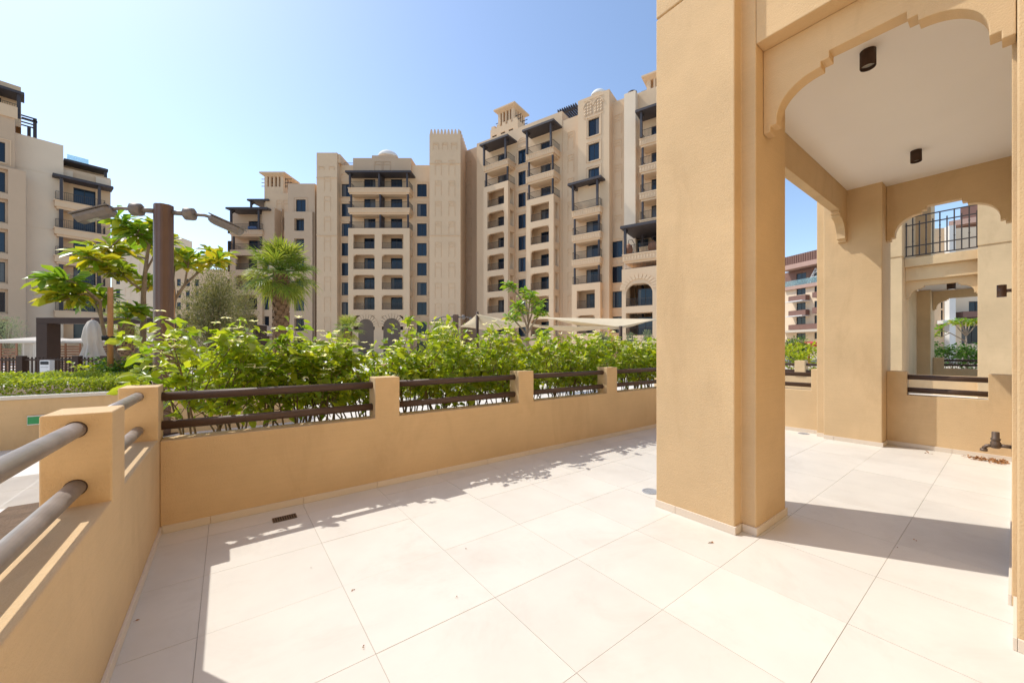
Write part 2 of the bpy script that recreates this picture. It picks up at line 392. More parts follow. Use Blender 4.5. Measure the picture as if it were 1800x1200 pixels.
wp(MB().prism(foot, 'z', 4.028, 8.0), 'pillar_shaft', M['stucco'], pb, .008)
wp(MB().box(2.88, 3.12, -1.2, 1.129, ZS, 8.0), 'wall', M['stucco'], pb, .006)
wp(MB().prism(arc_profile(.0, 1.128, ZB+.03, ZT+.03, ZS-.002), 'x', 3.0, 3.1), 'arch_panel', M['stucco'], pb, .004)
wp(MB().prism(arc_profile(3.431, 6.80, ZB, ZT, ZC+.05), 'y', 1.48, 1.58), 'arch_panel', M['stucco'], pb, .004)
wp(MB().box(3.431, 6.80, 1.582, 1.72, ZS, 8.0), 'wall', M['stucco'], pb, .006)
foot2 = [(6.8,1.11),(7.36,1.11),(7.36,1.86),(6.9,1.86),(6.9,1.75),(6.8,1.75)]
wp(MB().prism(foot2, 'z', 0, 8.0), 'pillar', M['stucco'], pb, .008)
wp(MB().prism(arc_profile(.03, 1.108, ZB-.03, ZT-.02, ZC+.05), 'x', 7.06, 7.17), 'arch_panel', M['stucco'], pb, .004)
wp(MB().box(7.06, 7.36, .03, 1.108, ZC+.05, 8.0), 'wall', M['stucco'], pb)
wp(MB().box(3.122, 7.058, -.02, 1.478, ZC, ZC+.12), 'ceiling', M['ceiling'], pb)
wp(MB().box(3.10, 7.36, -.35, .014, 0, 8.0), 'wall', M['stucco'], pb, .004)
wp(MB().box(2.66, 3.098, -1.2, -.003, 0, ZS-.001), 'pillar', M['stucco'], pb, .006)
wp(MB().box(-7, 2.659, -1.25, -1.0, 0, 14), 'house_wall', M['stucco'], pb)
# end parapet of the portico
ey0, ey1 = .208, .909
wp(MB().prism([(.03,0),(1.108,0),(1.108,1.0),(ey1,1.0),(ey1,.69),(ey0,.69),(ey0,1.0),(.03,1.0)], 'x', 7.08, 7.25), 'parapet', M['stucco'], pb, .005)
for z in (.925, .755): wp(MB().tube([(7.165, ey0-.01, z), (7.165, ey1+.01, z)], RR, 16), 'rail', M['rail'], pb)
sk = [((2.78,1.86),(2.78,1.23-SK_T),-1,0,.18),((2.78,1.23),(2.88-SK_T,1.23),0,-1,0),((2.88,1.23-SK_T),(2.88,1.13-SK_T),-1,0,0),((2.88,1.13),(3.43+SK_T,1.13),0,-1,.3),
      ((6.8,1.75),(6.8,1.11-SK_T),-1,0,.12),((6.8,1.11),(7.08,1.11),0,-1,0),((7.08,1.11-SK_T),(7.08,.03),-1,0,0),((6.9,1.86),(6.9,1.76),-1,0,0),((3.1,.014),(7.06,.014),0,1,0),((2.66,-.003),(2.66,-1.2),-1,0,0),((2.66-SK_T,-.003),(3.1,-.003),0,1,0)]
for a, b, nx, ny, off in sk: skirt(pb, a, b, nx, ny, off)
# downlights under the ceiling
for k, (x, y) in enumerate(((3.74, .69), (6.04, .70))):
    t = thing('ceiling_light', ['dark cylinder downlight on the portico ceiling nearest the front arch', 'dark cylinder downlight on the portico ceiling nearest the far pillar'][k], 'ceiling light', (x, y, ZC), group='portico downlights')
    MB().lathe([(.046, -.125), (.048, -.12), (.048, -.002), (.046, 0)], seg=28, cap=False).build('body', M['brown'], t)
    MB().lathe([(.042, -.098), (.046, -.125)], seg=28, cap=False).build('rim', M['brown'], t)
    MB().lathe([(.0425, -.100), (.025, -.096), (.010, -.096)], seg=28).build('reflector', M['lamp_lens'], t)
# tap on the right wall
tp = thing('garden_tap', 'brown weathered garden tap on the wall beside the end parapet', 'tap', (4.62, .014, .56))
MB().tube([(0,0,0),(0,.075,0)], .014, 14).tube([(0,.0,0),(0,.008,0)], .034, 18).build('wall_pipe', M['brass'], tp)
MB().lathe([(.020,-.024),(.027,-.018),(.029,.02),(.022,.03),(.024,.036),(.027,.042),(.027,.05),(.021,.056),(.021,.098),(.018,.102)], (0,.085,0), 18).build('valve_body', M['brass'], tp)
MB().tube([(0,.095,-.005),(0,.128,-.012),(0,.142,-.03),(0,.144,-.048)], [.013,.013,.0135,.014], 14).tube([(0,.144,-.038),(0,.144,-.056)], .021, 16).build('spout', M['brass'], tp)
# floor drains
dr = thing('floor_drain', 'rectangular dark drain grate in the floor by the far parapet', 'drain', (.345, 3.50, 0))
MB().box(-.078,.078,-.048,-.041,.001,.004).box(-.078,.078,.041,.048,.001,.004).box(-.078,-.071,-.041,.041,.001,.004).box(.071,.078,-.041,.041,.001,.004).build('frame', M['brass'], dr)
MB().box(-.071,.071,-.041,.041,.0005,.0012).build('well', M['black'], dr)
for k in range(9): MB().box(-.066+k*.0152,-.066+k*.0152+.0075,-.040,.040,.0018,.0038).build('bar', M['brass'], dr)
def round_drain(x, y, lab):
    d = thing('floor_drain', lab, 'drain', (x, y, 0), group='round floor drains')
    MB().lathe([(.075,.001),(.075,.004),(.060,.004),(.060,.001)], seg=28, cap=False).build('frame', M['drainsteel'], d)
    MB().lathe([(.001,.0021),(.06,.002)], seg=28, cap=False).build('cover', M['drainsteel'], d)
    for k in range(5):
        h = math.sqrt(.055**2-(-.04+k*.02)**2); MB().box(-.041+k*.02,-.039+k*.02,-h,h,.0022,.0026).build('slot', M['black'], d)
round_drain(3.02, 2.08, 'round steel floor drain just behind the near pillar')
round_drain(6.94, 2.04, 'round steel floor drain at the foot of the far pillar')
# dry leaves blown into the corner
rng = np.random.default_rng(3)
n = 150; P = np.stack([rng.normal(6.92, .05, n), np.clip(rng.beta(1.1, 2.2, n)*.36+.06, .05, .6), rng.uniform(.006, .022, n)], 1)
D = rdir(rng, n); D[:, 2] *= .3
o = foliage('dry_leaves', P, D, rng.uniform(.02, .05, n), rng.uniform(.012, .024, n), M['deadleaf'], None, rng=rng, roll=1.2); tag(o, 'scatter of dry brown leaves along the foot of the end parapet', 'dry leaves', kind='stuff')
for k, (px, py, s_) in enumerate(((1250,952,.022),(1632,797,.05),(640,1137,.010),(618,1038,.011),(802,1050,.009),(547,998,.007),(1610,950,.012),(240,1092,.012),(820,964,.008),(1575,962,.009))):
    d_ = CAMH*FPX/(py-CY); x, y = at(px, d_)
    P = rng.normal(0, s_*.35, (3, 3))*np.array([1,1,.05]) + np.array([0,0,.004]); D = rdir(rng, 3); D[:, 2] *= .3
    o = foliage('dead_leaf', P, D, np.full(3, s_), np.full(3, s_*.5), M['deadleaf'], None, rng=rng); o.location = (x, y, 0)
    lab = ['curled dry leaf on the floor in front of the near pillar', 'small heap of dry leaves near the end parapet rails', 'tiny dark seed on the sunlit tiles nearest the camera', 'tiny twin seed beside the tile joint left of centre', 'tiny dark seed in the middle of the sunny floor', 'tiny pale seed on the floor near the shadow corner', 'thin dry leaf in the pillar shadow', 'tiny leaf on the shaded tiles by the left parapet', 'tiny seed beside the second tile joint', 'small dry leaf lying furthest right in the pillar shadow'][k]
    tag(o, lab, 'dead leaf', 'bits of dry leaf on the floor')

# ================================================================== APARTMENT BUILDINGS
class Facade:
    """local frame of a facade: x along it (to the right as seen), y into the building, z up"""
    def __init__(s, px, d, ang):
        s.o = np.array([(px-CX)/FPX*d, d]); a = R_(ang)       # ang > 0: right end recedes
        s.u = np.array([math.cos(a), math.sin(a)]); s.n = np.array([-math.sin(a), math.cos(a)])
        x, y = c2w(*s.o); s.loc = (x, y, 0); wv = s.u[0]*RV + s.u[1]*FV; s.rz = math.atan2(wv[1], wv[0])
    def x(s, px, y=0.0):
        k = (px-CX)/FPX; b = s.o + y*s.n; return float((k*b[1]-b[0])/(s.u[0]-k*s.u[1]))
    def d(s, px, y=0.0): return float((s.o + y*s.n + s.x(px, y)*s.u)[1])
    def z(s, px, py, y=0.0): return zat(py, s.d(px, y))
def holed(mb, x0, x1, z0, z1, holes, y0=0.0, t=.22):
    """a wall front at y0 with rectangular openings and their reveals of depth t"""
    xs = sorted(set([x0, x1] + [h[0] for h in holes] + [h[1] for h in holes])); zs = sorted(set([z0, z1] + [h[2] for h in holes] + [h[3] for h in holes]))
    xs = [a for a in xs if x0-1e-6 <= a <= x1+1e-6]; zs = [a for a in zs if z0-1e-6 <= a <= z1+1e-6]
    for i in range(len(xs)-1):
        for j in range(len(zs)-1):
            cx_, cz_ = (xs[i]+xs[i+1])/2, (zs[j]+zs[j+1])/2
            if any(h[0] < cx_ < h[1] and h[2] < cz_ < h[3] for h in holes): continue
            mb.quad((xs[i],y0,zs[j]),(xs[i+1],y0,zs[j]),(xs[i+1],y0,zs[j+1]),(xs[i],y0,zs[j+1]))
    for a, b, c, d in holes:
        mb.quad((a,y0,c),(a,y0,d),(a,y0+t,d),(a,y0+t,c)); mb.quad((b,y0,d),(b,y0,c),(b,y0+t,c),(b,y0+t,d))
        mb.quad((a,y0,c),(a,y0+t,c),(b,y0+t,c),(b,y0,c)); mb.quad((a,y0+t,d),(a,y0,d),(b,y0,d),(b,y0+t,d))
    return mb
def shell(root, x0, x1, z0, z1, y0, depth, holes=(), m='stucco_far', t=.22, name='wall'):
    """a block: holed front, sides, back and roof"""
    mb = MB(); holed(mb, x0, x1, z0, z1, list(holes), y0, t); y1 = y0+depth
    mb.quad((x0,y1,z0),(x0,y0,z0),(x0,y0,z1),(x0,y1,z1)); mb.quad((x1,y0,z0),(x1,y1,z0),(x1,y1,z1),(x1,y0,z1))
    mb.quad((x1,y1,z0),(x0,y1,z0),(x0,y1,z1),(x1,y1,z1)); mb.quad((x0,y0,z1),(x1,y0,z1),(x1,y1,z1),(x0,y1,z1))
    return mb.build(name, M[m], root)
_cache = {}; wr = random.Random(9)
def window(root, x0, x1, z0, z1, y, name='window', mull=1):
    """frame with a pane behind it; alike windows share their meshes"""
    w_, h_ = round(x1-x0, 2), round(z1-z0, 2); key = (w_, h_, mull)
    if key not in _cache:
        f = .07; mb = MB().box(0,w_,0,.08,0,f).box(0,w_,0,.08,h_-f,h_).box(0,f,0,.08,f,h_-f).box(w_-f,w_,0,.08,f,h_-f)
        for k in range(mull): c = w_*(k+1)/(mull+1); mb.box(c-.03,c+.03,.01,.07,f,h_-f)
        _cache[key] = (mb.mesh('window', M['winframe']), MB().quad((0,0,0),(w_,0,0),(w_,0,h_),(0,0,h_)).mesh('pane', M['glass']))
    a, b = _cache[key]; o = link(name, a, root, (x0, y, z0)); link('pane', b, o, (0, .05, 0))
    q = wr.random()
    if q < .42:                                                     # a drawn curtain seen in the glass
        sd_ = wr.choice((0, 1)); kk = key + ('c', sd_, int(q*12))
        if kk not in _cache:
            cw_ = w_*(.16+.07*int(q*12)); x_ = .07 if sd_ == 0 else w_-.07-cw_; mb = MB(); n_ = 6
            for k in range(n_): mb.quad((x_+cw_*k/n_, .0+.008*(k % 2), .1), (x_+cw_*(k+1)/n_, .008*((k+1) % 2), .1), (x_+cw_*(k+1)/n_, .008*((k+1) % 2), h_-.1), (x_+cw_*k/n_, .008*(k % 2), h_-.1))
            _cache[kk] = mb.mesh('curtain', M['curtain'])
        link('curtain', _cache[kk], o, (0, .035, 0))
    return o
def surround(root, x0, x1, z0, z1, y, e=.35, m='stucco_far'):
    """raised plaster band round a window"""
    w_, h_ = round(x1-x0, 2), round(z1-z0, 2); key = ('s', w_, h_, e, m)
    if key not in _cache:
        _cache[key] = MB().box(-e,-e+.09,-.07,.0,-e*.5,h_+e).box(w_+e-.09,w_+e,-.07,.0,-e*.5,h_+e).box(-e+.09,w_+e-.09,-.07,0,h_+e-.09,h_+e).box(-.1,w_+.1,-.1,0,-.16,-.02).mesh('window_surround', M[m])
    return link('window_surround', _cache[key], root, (x0, y, z0))
def panel(root, xc, z0, y, w_=1.15, h_=2.3, arch=False, m='stucco_far'):
    """blind niche: a thin raised outline on the wall"""
    key = ('p', w_, h_, arch, m)
    if key not in _cache:
        t = .07; mb = MB().box(-w_/2,-w_/2+t,-.065,0,0,h_).box(w_/2-t,w_/2,-.065,0,0,h_).box(-w_/2+t,w_/2-t,-.065,0,h_-t,h_).box(-w_/2+t,w_/2-t,-.065,0,h_*.68,h_*.68+t)
        if arch:
            k = 10; r = w_/2-.12
            for i in range(k):
                a, b = math.pi*i/k, math.pi*(i+1)/k
                mb.prism([(r*math.cos(a), h_*.70+r*math.sin(a)*.9), ((r+t)*math.cos(a), h_*.70+(r+t)*math.sin(a)*.9), ((r+t)*math.cos(b), h_*.70+(r+t)*math.sin(b)*.9), (r*math.cos(b), h_*.70+r*math.sin(b)*.9)], 'y', -.06, -.001)
        _cache[key] = mb.mesh('wall_niche', M[m])
    return link('wall_niche', _cache[key], root, (xc, y, z0))
def railing(root, x0, x1, y0, y1, z, h=1.05, sides=True, front=True, name='railing'):
    mb = MB()
    def run(ax, a, b, c):
        n = max(2, int(abs(b-a)/.16))
        for zz in (z+.08, z+h-.04):
            if ax == 'x': mb.box(a, b, c-.02, c+.02, zz, zz+.04)
            else: mb.box(c-.02, c+.02, a, b, zz, zz+.04)
        for i in range(n+1):
            q = a+(b-a)*i/n
            if ax == 'x': mb.box(q-.011, q+.011, c-.011, c+.011, z+.1, z+h-.03)
            else: mb.box(c-.011, c+.011, q-.011, q+.011, z+.1, z+h-.03)
    if front: run('x', x0, x1, y0)
    if sides: run('y', y0, y1, x0); run('y', y0, y1, x1)
    return mb.build(name, M['iron'], root)
def pergola(root, x0, x1, y0, y1, z, drop=.5, posts=(), zpost=0):
    """sloping dark louvred canopy with brackets and slender posts"""
    th = .22
    o = MB().prism([(y0, z-drop), (y1, z), (y1, z+th), (y0, z-drop+th)], 'x', x0, x1).build('canopy', M['perg'], root)
    n = int((y1-y0)/.28)
    for k in range(n):
        a = y0+(y1-y0)*(k+.1)/n; zz = z-drop+drop*(a-y0)/(y1-y0)+th
        MB().box(x0+.02, x1-.02, a, a+.12, zz-.02, zz+.08).build('louvre', M['perg'], o)
    for px_ in posts:
        MB().box(px_-.13, px_+.13, y0+.25, y0+.51, zpost, z-drop+.03).build('canopy_post', M['perg'], root)
        MB().prism([(y0+.51, z-drop-.7), (y0+.51, z-drop-.45), (y0+1.1, z-drop+.12), (y0+1.3, z-drop+.12)], 'x', px_-.08, px_+.08).build('bracket', M['perg'], root)
    return o
def slab_balcony(root, x0, x1, y0, y1, z, m='stucco_far', rail=True, dent=True):
    """projecting balcony slab with a deep fascia and dentils, railing on top"""
    o = MB().box(x0, x1, y0, y1, z-.78, z).box(x0+.15, x1-.15, y0+.15, y1, z-1.02, z-.78).box(x0-.06, x1+.06, y0-.06, y1, z-.12, z+.02).build('balcony', M[m], root)
    if dent:
        mb = MB(); n = int((x1-x0)/.34)
        for k in range(n): mb.box(x0+(k+.2)*(x1-x0)/n, x0+(k+.72)*(x1-x0)/n, y0-.05, y0+.01, z-.6, z-.22)
        mb.build('dentil_course', M[m], o)
    if rail: railing(root, x0+.1, x1-.1, y0+.1, y1, z)
    return o
def frame_block(root, x0, x1, zt, zb, y0, y1, cols, zfl, m='stucco_far', op=2.45, arch_from=1, ground_arch=True):
    """stacked loggias: a proud frame with openings, floors between, railings and doors behind.
    cols = list of (xa, xb) openings; zfl = floor heights from the top down"""
    holes = []
    for zf in zfl:
        for a, b in cols: holes.append((a, b, zf, zf+op))
    w_ = holed(MB(), x0, x1, zb, zt, holes, y0, .38)
    w_.quad((x0,y1,zb),(x0,y0,zb),(x0,y0,zt),(x0,y1,zt)); w_.quad((x0,y0,zt),(x1,y0,zt),(x1,y1,zt),(x0,y1,zt))
    w_ = w_.build('loggia_frame', M[m], root)
    # right-hand side with its own openings
    mb = MB(); hs = [(y0+.5, y1-.35, zf+.0, zf+op) for zf in zfl]; tmp = MB(); holed(tmp, y0, y1, zb, zt, hs, 0, .3)
    tmp.v = [(x1-v[1], v[0], v[2]) for v in tmp.v]; tmp.build('loggia_side', M[m], root)
    for i, zf in enumerate(zfl):
        MB().box(x0+.02, x1-.02, y0+.02, y1, zf-.42, zf-.004).build('floor_slab', M[m], root)
        for a, b in cols:
            railing(root, a+.03, b-.03, y0+.12, y1, zf, sides=False)
            if i >= arch_from:
                r = .55
                for s_ in (-1, 1):
                    mb = MB(); c = a if s_ > 0 else b; pts = [(c, zf+op+.001), (c, zf+op-r)]
                    for k in range(1, 8):
                        q = math.pi/2*k/8; pts.append((c+s_*r*(1-math.cos(q)), zf+op-r+r*math.sin(q)))
                    pts.append((c+s_*r, zf+op+.001))
                    if s_ < 0: pts = pts[::-1]
                    mb.prism(pts[::-1], 'y', y0+.05, y0+.3).build('corner_corbel', M[m], root)
    return w_
def wind_tower(root, xc, yc, zb, w_=3.6, h=3.6, m='stucco_far'):
    o = MB().box(xc-w_/2, xc+w_/2, yc-w_/2, yc+w_/2, zb-6, zb).build('tower_base', M[m], root)
    hw = w_/2
    for sx in (-1, 1):
        for sy in (-1, 1): MB().box(xc+sx*(hw-.25)-.25, xc+sx*(hw-.25)+.25, yc+sy*(hw-.25)-.25, yc+sy*(hw-.25)+.25, zb, zb+h).build('tower_pier', M[m], o)
    for k in range(1, 4):
        q = -hw+.25+(w_-.5)*k/4
        for s_ in (-1, 1):
            MB().box(xc+q-.13, xc+q+.13, yc+s_*(hw-.16)-.15, yc+s_*(hw-.16)+.15, zb, zb+h).build('tower_pier', M[m], o)
            MB().box(xc+s_*(hw-.16)-.15, xc+s_*(hw-.16)+.15, yc+q-.13, yc+q+.13, zb, zb+h).build('tower_pier', M[m], o)
    MB().box(xc-hw+.5, xc+hw-.5, yc-.1, yc+.1, zb, zb+h).box(xc-.1, xc+.1, yc-hw+.5, yc+hw-.5, zb, zb+h).build('tower_core', M['stucco_dark'], o)
    e = .55; pts = []
    cap = MB(); cap.v = [(xc-hw,yc-hw,zb+h),(xc+hw,yc-hw,zb+h),(xc+hw,yc+hw,zb+h),(xc-hw,yc+hw,zb+h),(xc-hw-e,yc-hw-e,zb+h+.4),(xc+hw+e,yc-hw-e,zb+h+.4),(xc+hw+e,yc+hw+e,zb+h+.4),(xc-hw-e,yc+hw+e,zb+h+.4),
             (xc-hw-e,yc-hw-e,zb+h+.62),(xc+hw+e,yc-hw-e,zb+h+.62),(xc+hw+e,yc+hw+e,zb+h+.62),(xc-hw-e,yc+hw+e,zb+h+.62)]
    for b in (0, 4):
        for i in range(4): j = (i+1) % 4; cap.f.append((b+i, b+j, b+4+j, b+4+i)); cap.sm.append(False)
    cap.f += [(8,9,10,11), (3,2,1,0)]; cap.sm += [False, False]
    cap.build('tower_cap', M[m], root)
    for k in range(3):
        zz = zb+.4+k*.62
        for q in (-.9, .9): MB().tube([(xc-hw-1.0, yc+q, zz), (xc+hw+1.0, yc+q, zz)], .06, 6).build('tower_pole', M['perg'], o)
    return o
FH = 3.3
# ---- A: the middle building, parallel to the picture plane ------------------
FA = Facade(393, 64.5, 0); A = thing('apartment_building', 'long beige apartment block with a crenellated tower and twin balconies behind the palm', 'building', FA.loc, FA.rz)
zA = [FA.z(740, 346) - FH*k for k in range(9)]                    # window sills, top row first
def ax(px, y=0.0): return FA.x(px, y)
def az(py, y=0.0): return FA.z(740, py, y)
WH = 2.15
# right window column wall + left window column wall + central back wall in one shell
cw = (ax(733), ax(750)); lw = (ax(600.5), ax(615.5)); c1 = (ax(640), ax(660)); c2 = (ax(687), ax(707))
holes = [(cw[0], cw[1], z, z+WH) for z in zA] + [(lw[0], lw[1], z, z+WH) for z in zA]
zfA = [FA.z(665, 336)-.2 - FH*k for k in range(9)]                 # balcony floors
holes += [(a, b, zf+.02, zf+2.2) for zf in zfA for a, b in (c1, c2)]
ztopA = az(290.5)
shell(A, ax(592.5), ax(756), -.1, ztopA, 0, 14, holes, t=.25)
for z in zA:
    window(A, *cw, z, z+WH, .12); surround(A, *cw, z, z+WH, 0); window(A, *lw, z, z+WH, .12); surround(A, *lw, z, z+WH, 0)
for zf in zfA:
    for a, b in (c1, c2): window(A, a, b, zf+.02, zf+2.2, .14, 'balcony_door')
# raised central parapet with blind arches and dome
MB().box(ax(622), ax(724), -.3, 9, ztopA-2.0, az(279.5)).box(ax(655), ax(698), -.32, 6, az(279.5), az(275)).build('parapet', M['stucco_dark'], A)
for q in (666, 681): panel(A, ax(q), az(303), -.3, 1.3, 1.7, True, 'stucco_dark')
MB().lathe([(1.75*math.cos(math.pi/2*k/8)+.001, 1.3*math.sin(math.pi/2*k/8)) for k in range(9)], (ax(683, 3.5), 3.5, az(279, 3.5)), 24).build('dome', M['domewhite'], A)
# open balconies at the top with canopy, loggias below
y_b = -1.9
bx0, bx1 = ax(612, y_b), ax(720, y_b)
pergola(A, ax(609, y_b), ax(724, y_b), y_b-.5, .0, az(304.5, y_b), .06, (bx0+.35, (bx0+bx1)/2+.1, bx1-.35), zfA[0])
for k in (0, 1): slab_balcony(A, bx0, bx1, y_b, -.002, zfA[k])
MB().box((bx0+bx1)/2-.02, (bx0+bx1)/2+.22, y_b+.3, -.002, zfA[0], zfA[0]+2.5).build('balcony_divider', M['perg'], A)
for k in (1, 2):
    for q in (bx0+.35, (bx0+bx1)/2+.1, bx1-.35): MB().box(q-.12, q+.12, y_b+.2, y_b+.44, zfA[k], zfA[k-1]-.78).build('balcony_post', M['perg'], A)
    MB().box((bx0+bx1)/2-.02, (bx0+bx1)/2+.22, y_b+.46, -.002, zfA[k], zfA[k-1]-1.02).build('balcony_divider', M['perg'], A)
railing(A, bx0+.1, bx1-.1, y_b+.12, -.002, zfA[2])
frame_block(A, bx0, bx1, zfA[2], -.1, y_b, -.002, [(ax(621, y_b), ax(658.5, y_b)), (ax(671, y_b), ax(709, y_b))], [z-.05 for z in zfA[3:8]], op=2.35)
# ground-floor arches of the loggia block: solid plates, inner shade painted dark
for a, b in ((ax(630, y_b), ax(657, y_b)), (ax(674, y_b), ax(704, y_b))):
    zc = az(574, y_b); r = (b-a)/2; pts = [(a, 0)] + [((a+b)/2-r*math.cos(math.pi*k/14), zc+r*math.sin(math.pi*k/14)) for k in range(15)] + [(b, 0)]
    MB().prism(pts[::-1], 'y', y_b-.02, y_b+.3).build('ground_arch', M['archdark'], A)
    mb = MB()
    for k in range(12):
        q, q2 = math.pi*k/12+.02, math.pi*(k+1)/12-.02; f = lambda a_, rr: ((a+b)/2-rr*math.cos(a_), zc+rr*math.sin(a_))
        mb.prism([f(q, r), f(q, r+.75), f(q2, r+.75), f(q2, r)], 'y', y_b-.09, y_b-.021)
    mb.build('arch_voussoirs', M['stucco_far'], A)
# plain tower left of the window column
t1 = (ax(556.5, -1.2), ax(592.5, -1.2)); shell(A, t1[0], t1[1], -.1, az(268.5, -1.2), -1.2, 12)
for k in range(8): panel(A, (t1[0]+t1[1])/2+.1, az(336, -1.2)-k*FH, -1.2, 1.1, 2.4)
for q in (565, 583): panel(A, ax(q, -1.2), az(299, -1.2), -1.2, .9, .6)
MB().prism([(-.9, ztopA), (9, ztopA), (9, ztopA+.8), (-.9, az(269.5, -1.2))], 'x', t1[1]+.005, t1[1]+.35).build('parapet', M['stucco_far'], A)
panel(A, (lw[0]+lw[1])/2, zA[0]+WH+.1, 0, 1.9, 1.5, True); railing(A, ax(598), ax(619), .4, 3, ztopA, .6, sides=False)
# crenellated tower
ty = -2.4; t2 = (ax(755, ty), ax(809.5, ty)); zt2 = az(236, ty); shell(A, t2[0], t2[1], -.1, zt2, ty, 10)
n = 9
for k in range(n):
    c = t2[0]+(k+.5)*(t2[1]-t2[0])/n; w2 = (t2[1]-t2[0])/n*.42
    MB().prism([(c-w2, zt2), (c+w2, zt2), (c+w2*.35, zt2+.8), (c-w2*.35, zt2+.8)], 'y', ty, ty+.4).build('merlon', M['stucco_far'], A)
for k in range(9):
    c = ty+.6+k*1.05; MB().prism([(c-.42, zt2), (c+.42, zt2), (c+.15, zt2+.8), (c-.15, zt2+.8)], 'x', t2[1]-.4, t2[1]).build('merlon', M['stucco_far'], A)
for k in range(9):
    for q in (770, 794): panel(A, ax(q, ty), az(308, ty)-k*FH, ty, 1.05, 2.4, k < 5)
for q in (766, 782, 798): panel(A, ax(q, ty), az(263, ty), ty, .95, 1.1)
for x0_, x1_, y_ in ((t2[0]-.03, t2[1]+.03, ty), (t1[0]-.03, t1[1]+.03, -1.2)):
    for pyy in (413, 287 if y_ < -2 else 312): MB().box(x0_, x1_, y_-.09, y_-.001, az(pyy, y_)-.11, az(pyy, y_)).build('string_course', M['stucco_far'], A)
for k in range(1, 8, 2): MB().box(ax(724), ax(755), -.05, -.001, zA[k]-.62, zA[k]-.54).build('string_course', M['stucco_far'], A)
# left wing
ly = 0.0
wl = (ax(510), ax(557)); wz = [az(374.5)-FH*k for k in range(9)]; ww = (ax(524), ax(541))
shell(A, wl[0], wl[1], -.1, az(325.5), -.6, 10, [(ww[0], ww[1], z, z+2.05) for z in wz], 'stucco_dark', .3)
for z in wz: window(A, *ww, z, z+2.05, -.45); surround(A, *ww, z, z+2.05, -.6, m='stucco_dark')
hb = [(ww[0], ww[1], z, z+2.05) for z in wz[1:]]
wb = holed(MB(), ax(507), ax(555.5), -.1, az(376), hb, -1.05, .46); wb.box(ax(507), ax(555.5), -1.045, -.61, az(376)-.05, az(376)).build('wall_facing', M['stucco_dark'], A)
shell(A, ax(452), ax(510), -.1, az(331), 2.0, 9, [(ax(490, 2), ax(507, 2), az(404, 2)-FH*k, az(404, 2)-FH*k+2.1) for k in range(8)])
for k in range(8): window(A, ax(490, 2), ax(507, 2), az(404, 2)-FH*k, az(404, 2)-FH*k+2.1, 2.15)
for q in (491, 503): panel(A, ax(q, 2), az(372, 2), 2, .95, 2.0)
wind_tower(A, ax(491, 4), 4.2, az(328, 2.5), 3.3, 1.75)
lx0, lx1 = ax(393), ax(485); lyz = [az(405)-.1-FH*k for k in range(8)]
shell(A, lx0, lx1, -.1, az(361), 1.6, 9, [(ax(437, 1.6), ax(457, 1.6), z+.02, z+2.2) for z in lyz] + [(ax(400, 1.6), ax(408, 1.6), z+.1, z+2.1) for z in lyz], 'stucco_dark')
for z in lyz: window(A, ax(437, 1.6), ax(457, 1.6), z+.02, z+2.2, 1.75, 'balcony_door'); window(A, ax(400, 1.6), ax(408, 1.6), z+.1, z+2.1, 1.75, mull=0)
bl = (ax(404, -.6), ax(461, -.6))
pergola(A, ax(401, -.6), ax(474, -.6), -1.2, 1.6, az(371), .06, (bl[0]+.4, bl[1]-.4), lyz[0])
pergola(A, ax(436, 2), ax(474, 2), 1.7, 5, az(353,2), .06, (ax(441, 2),), az(361))
slab_balcony(A, bl[0], bl[1], -.6, 1.598, lyz[0], 'stucco_dark'); railing(A, bl[0]+.1, bl[1]-.1, -.5, 1.598, lyz[1])
for q in (bl[0]+.4, bl[1]-.4): MB().box(q-.12, q+.12, -.4, -.16, lyz[1], lyz[0]-.78).build('balcony_post', M['perg'], A)
frame_block(A, bl[0], bl[1], lyz[1], -.1, -.6, 1.598, [(ax(414, -.6), ax(452, -.6))], lyz[2:7], 'stucco_dark', 2.4)
shell(A, ax(461.5), ax(484), -.1, az(366), -.2, 2.5, [(ax(464, -.2), ax(473, -.2), z, z+2.2) for z in lyz[2:]], 'stucco_dark', .3)
for z in lyz[2:]: window(A, ax(464, -.2), ax(473, -.2), z, z+2.2, 0.02, mull=0)

wq = FA.o + .4*FA.n + ax(447, .4)*FA.u; X_, Y_ = c2w(*wq)
bt = thing('balcony_table', 'small table under a blue cloth on the canopied top balcony left of the palm', 'table', (X_, Y_, lyz[0]), FA.rz)
MB().prism([(-.75, .35), (.75, .35), (.7, .78), (-.7, .78)], 'y', -.5, .5).build('cloth', M['bluecloth'], bt)
for sx in (-.6, .6):
    for sy in (-.4, .4): MB().box(sx-.04, sx+.04, sy-.04, sy+.04, 0, .35).build('leg', M['iron'], bt)
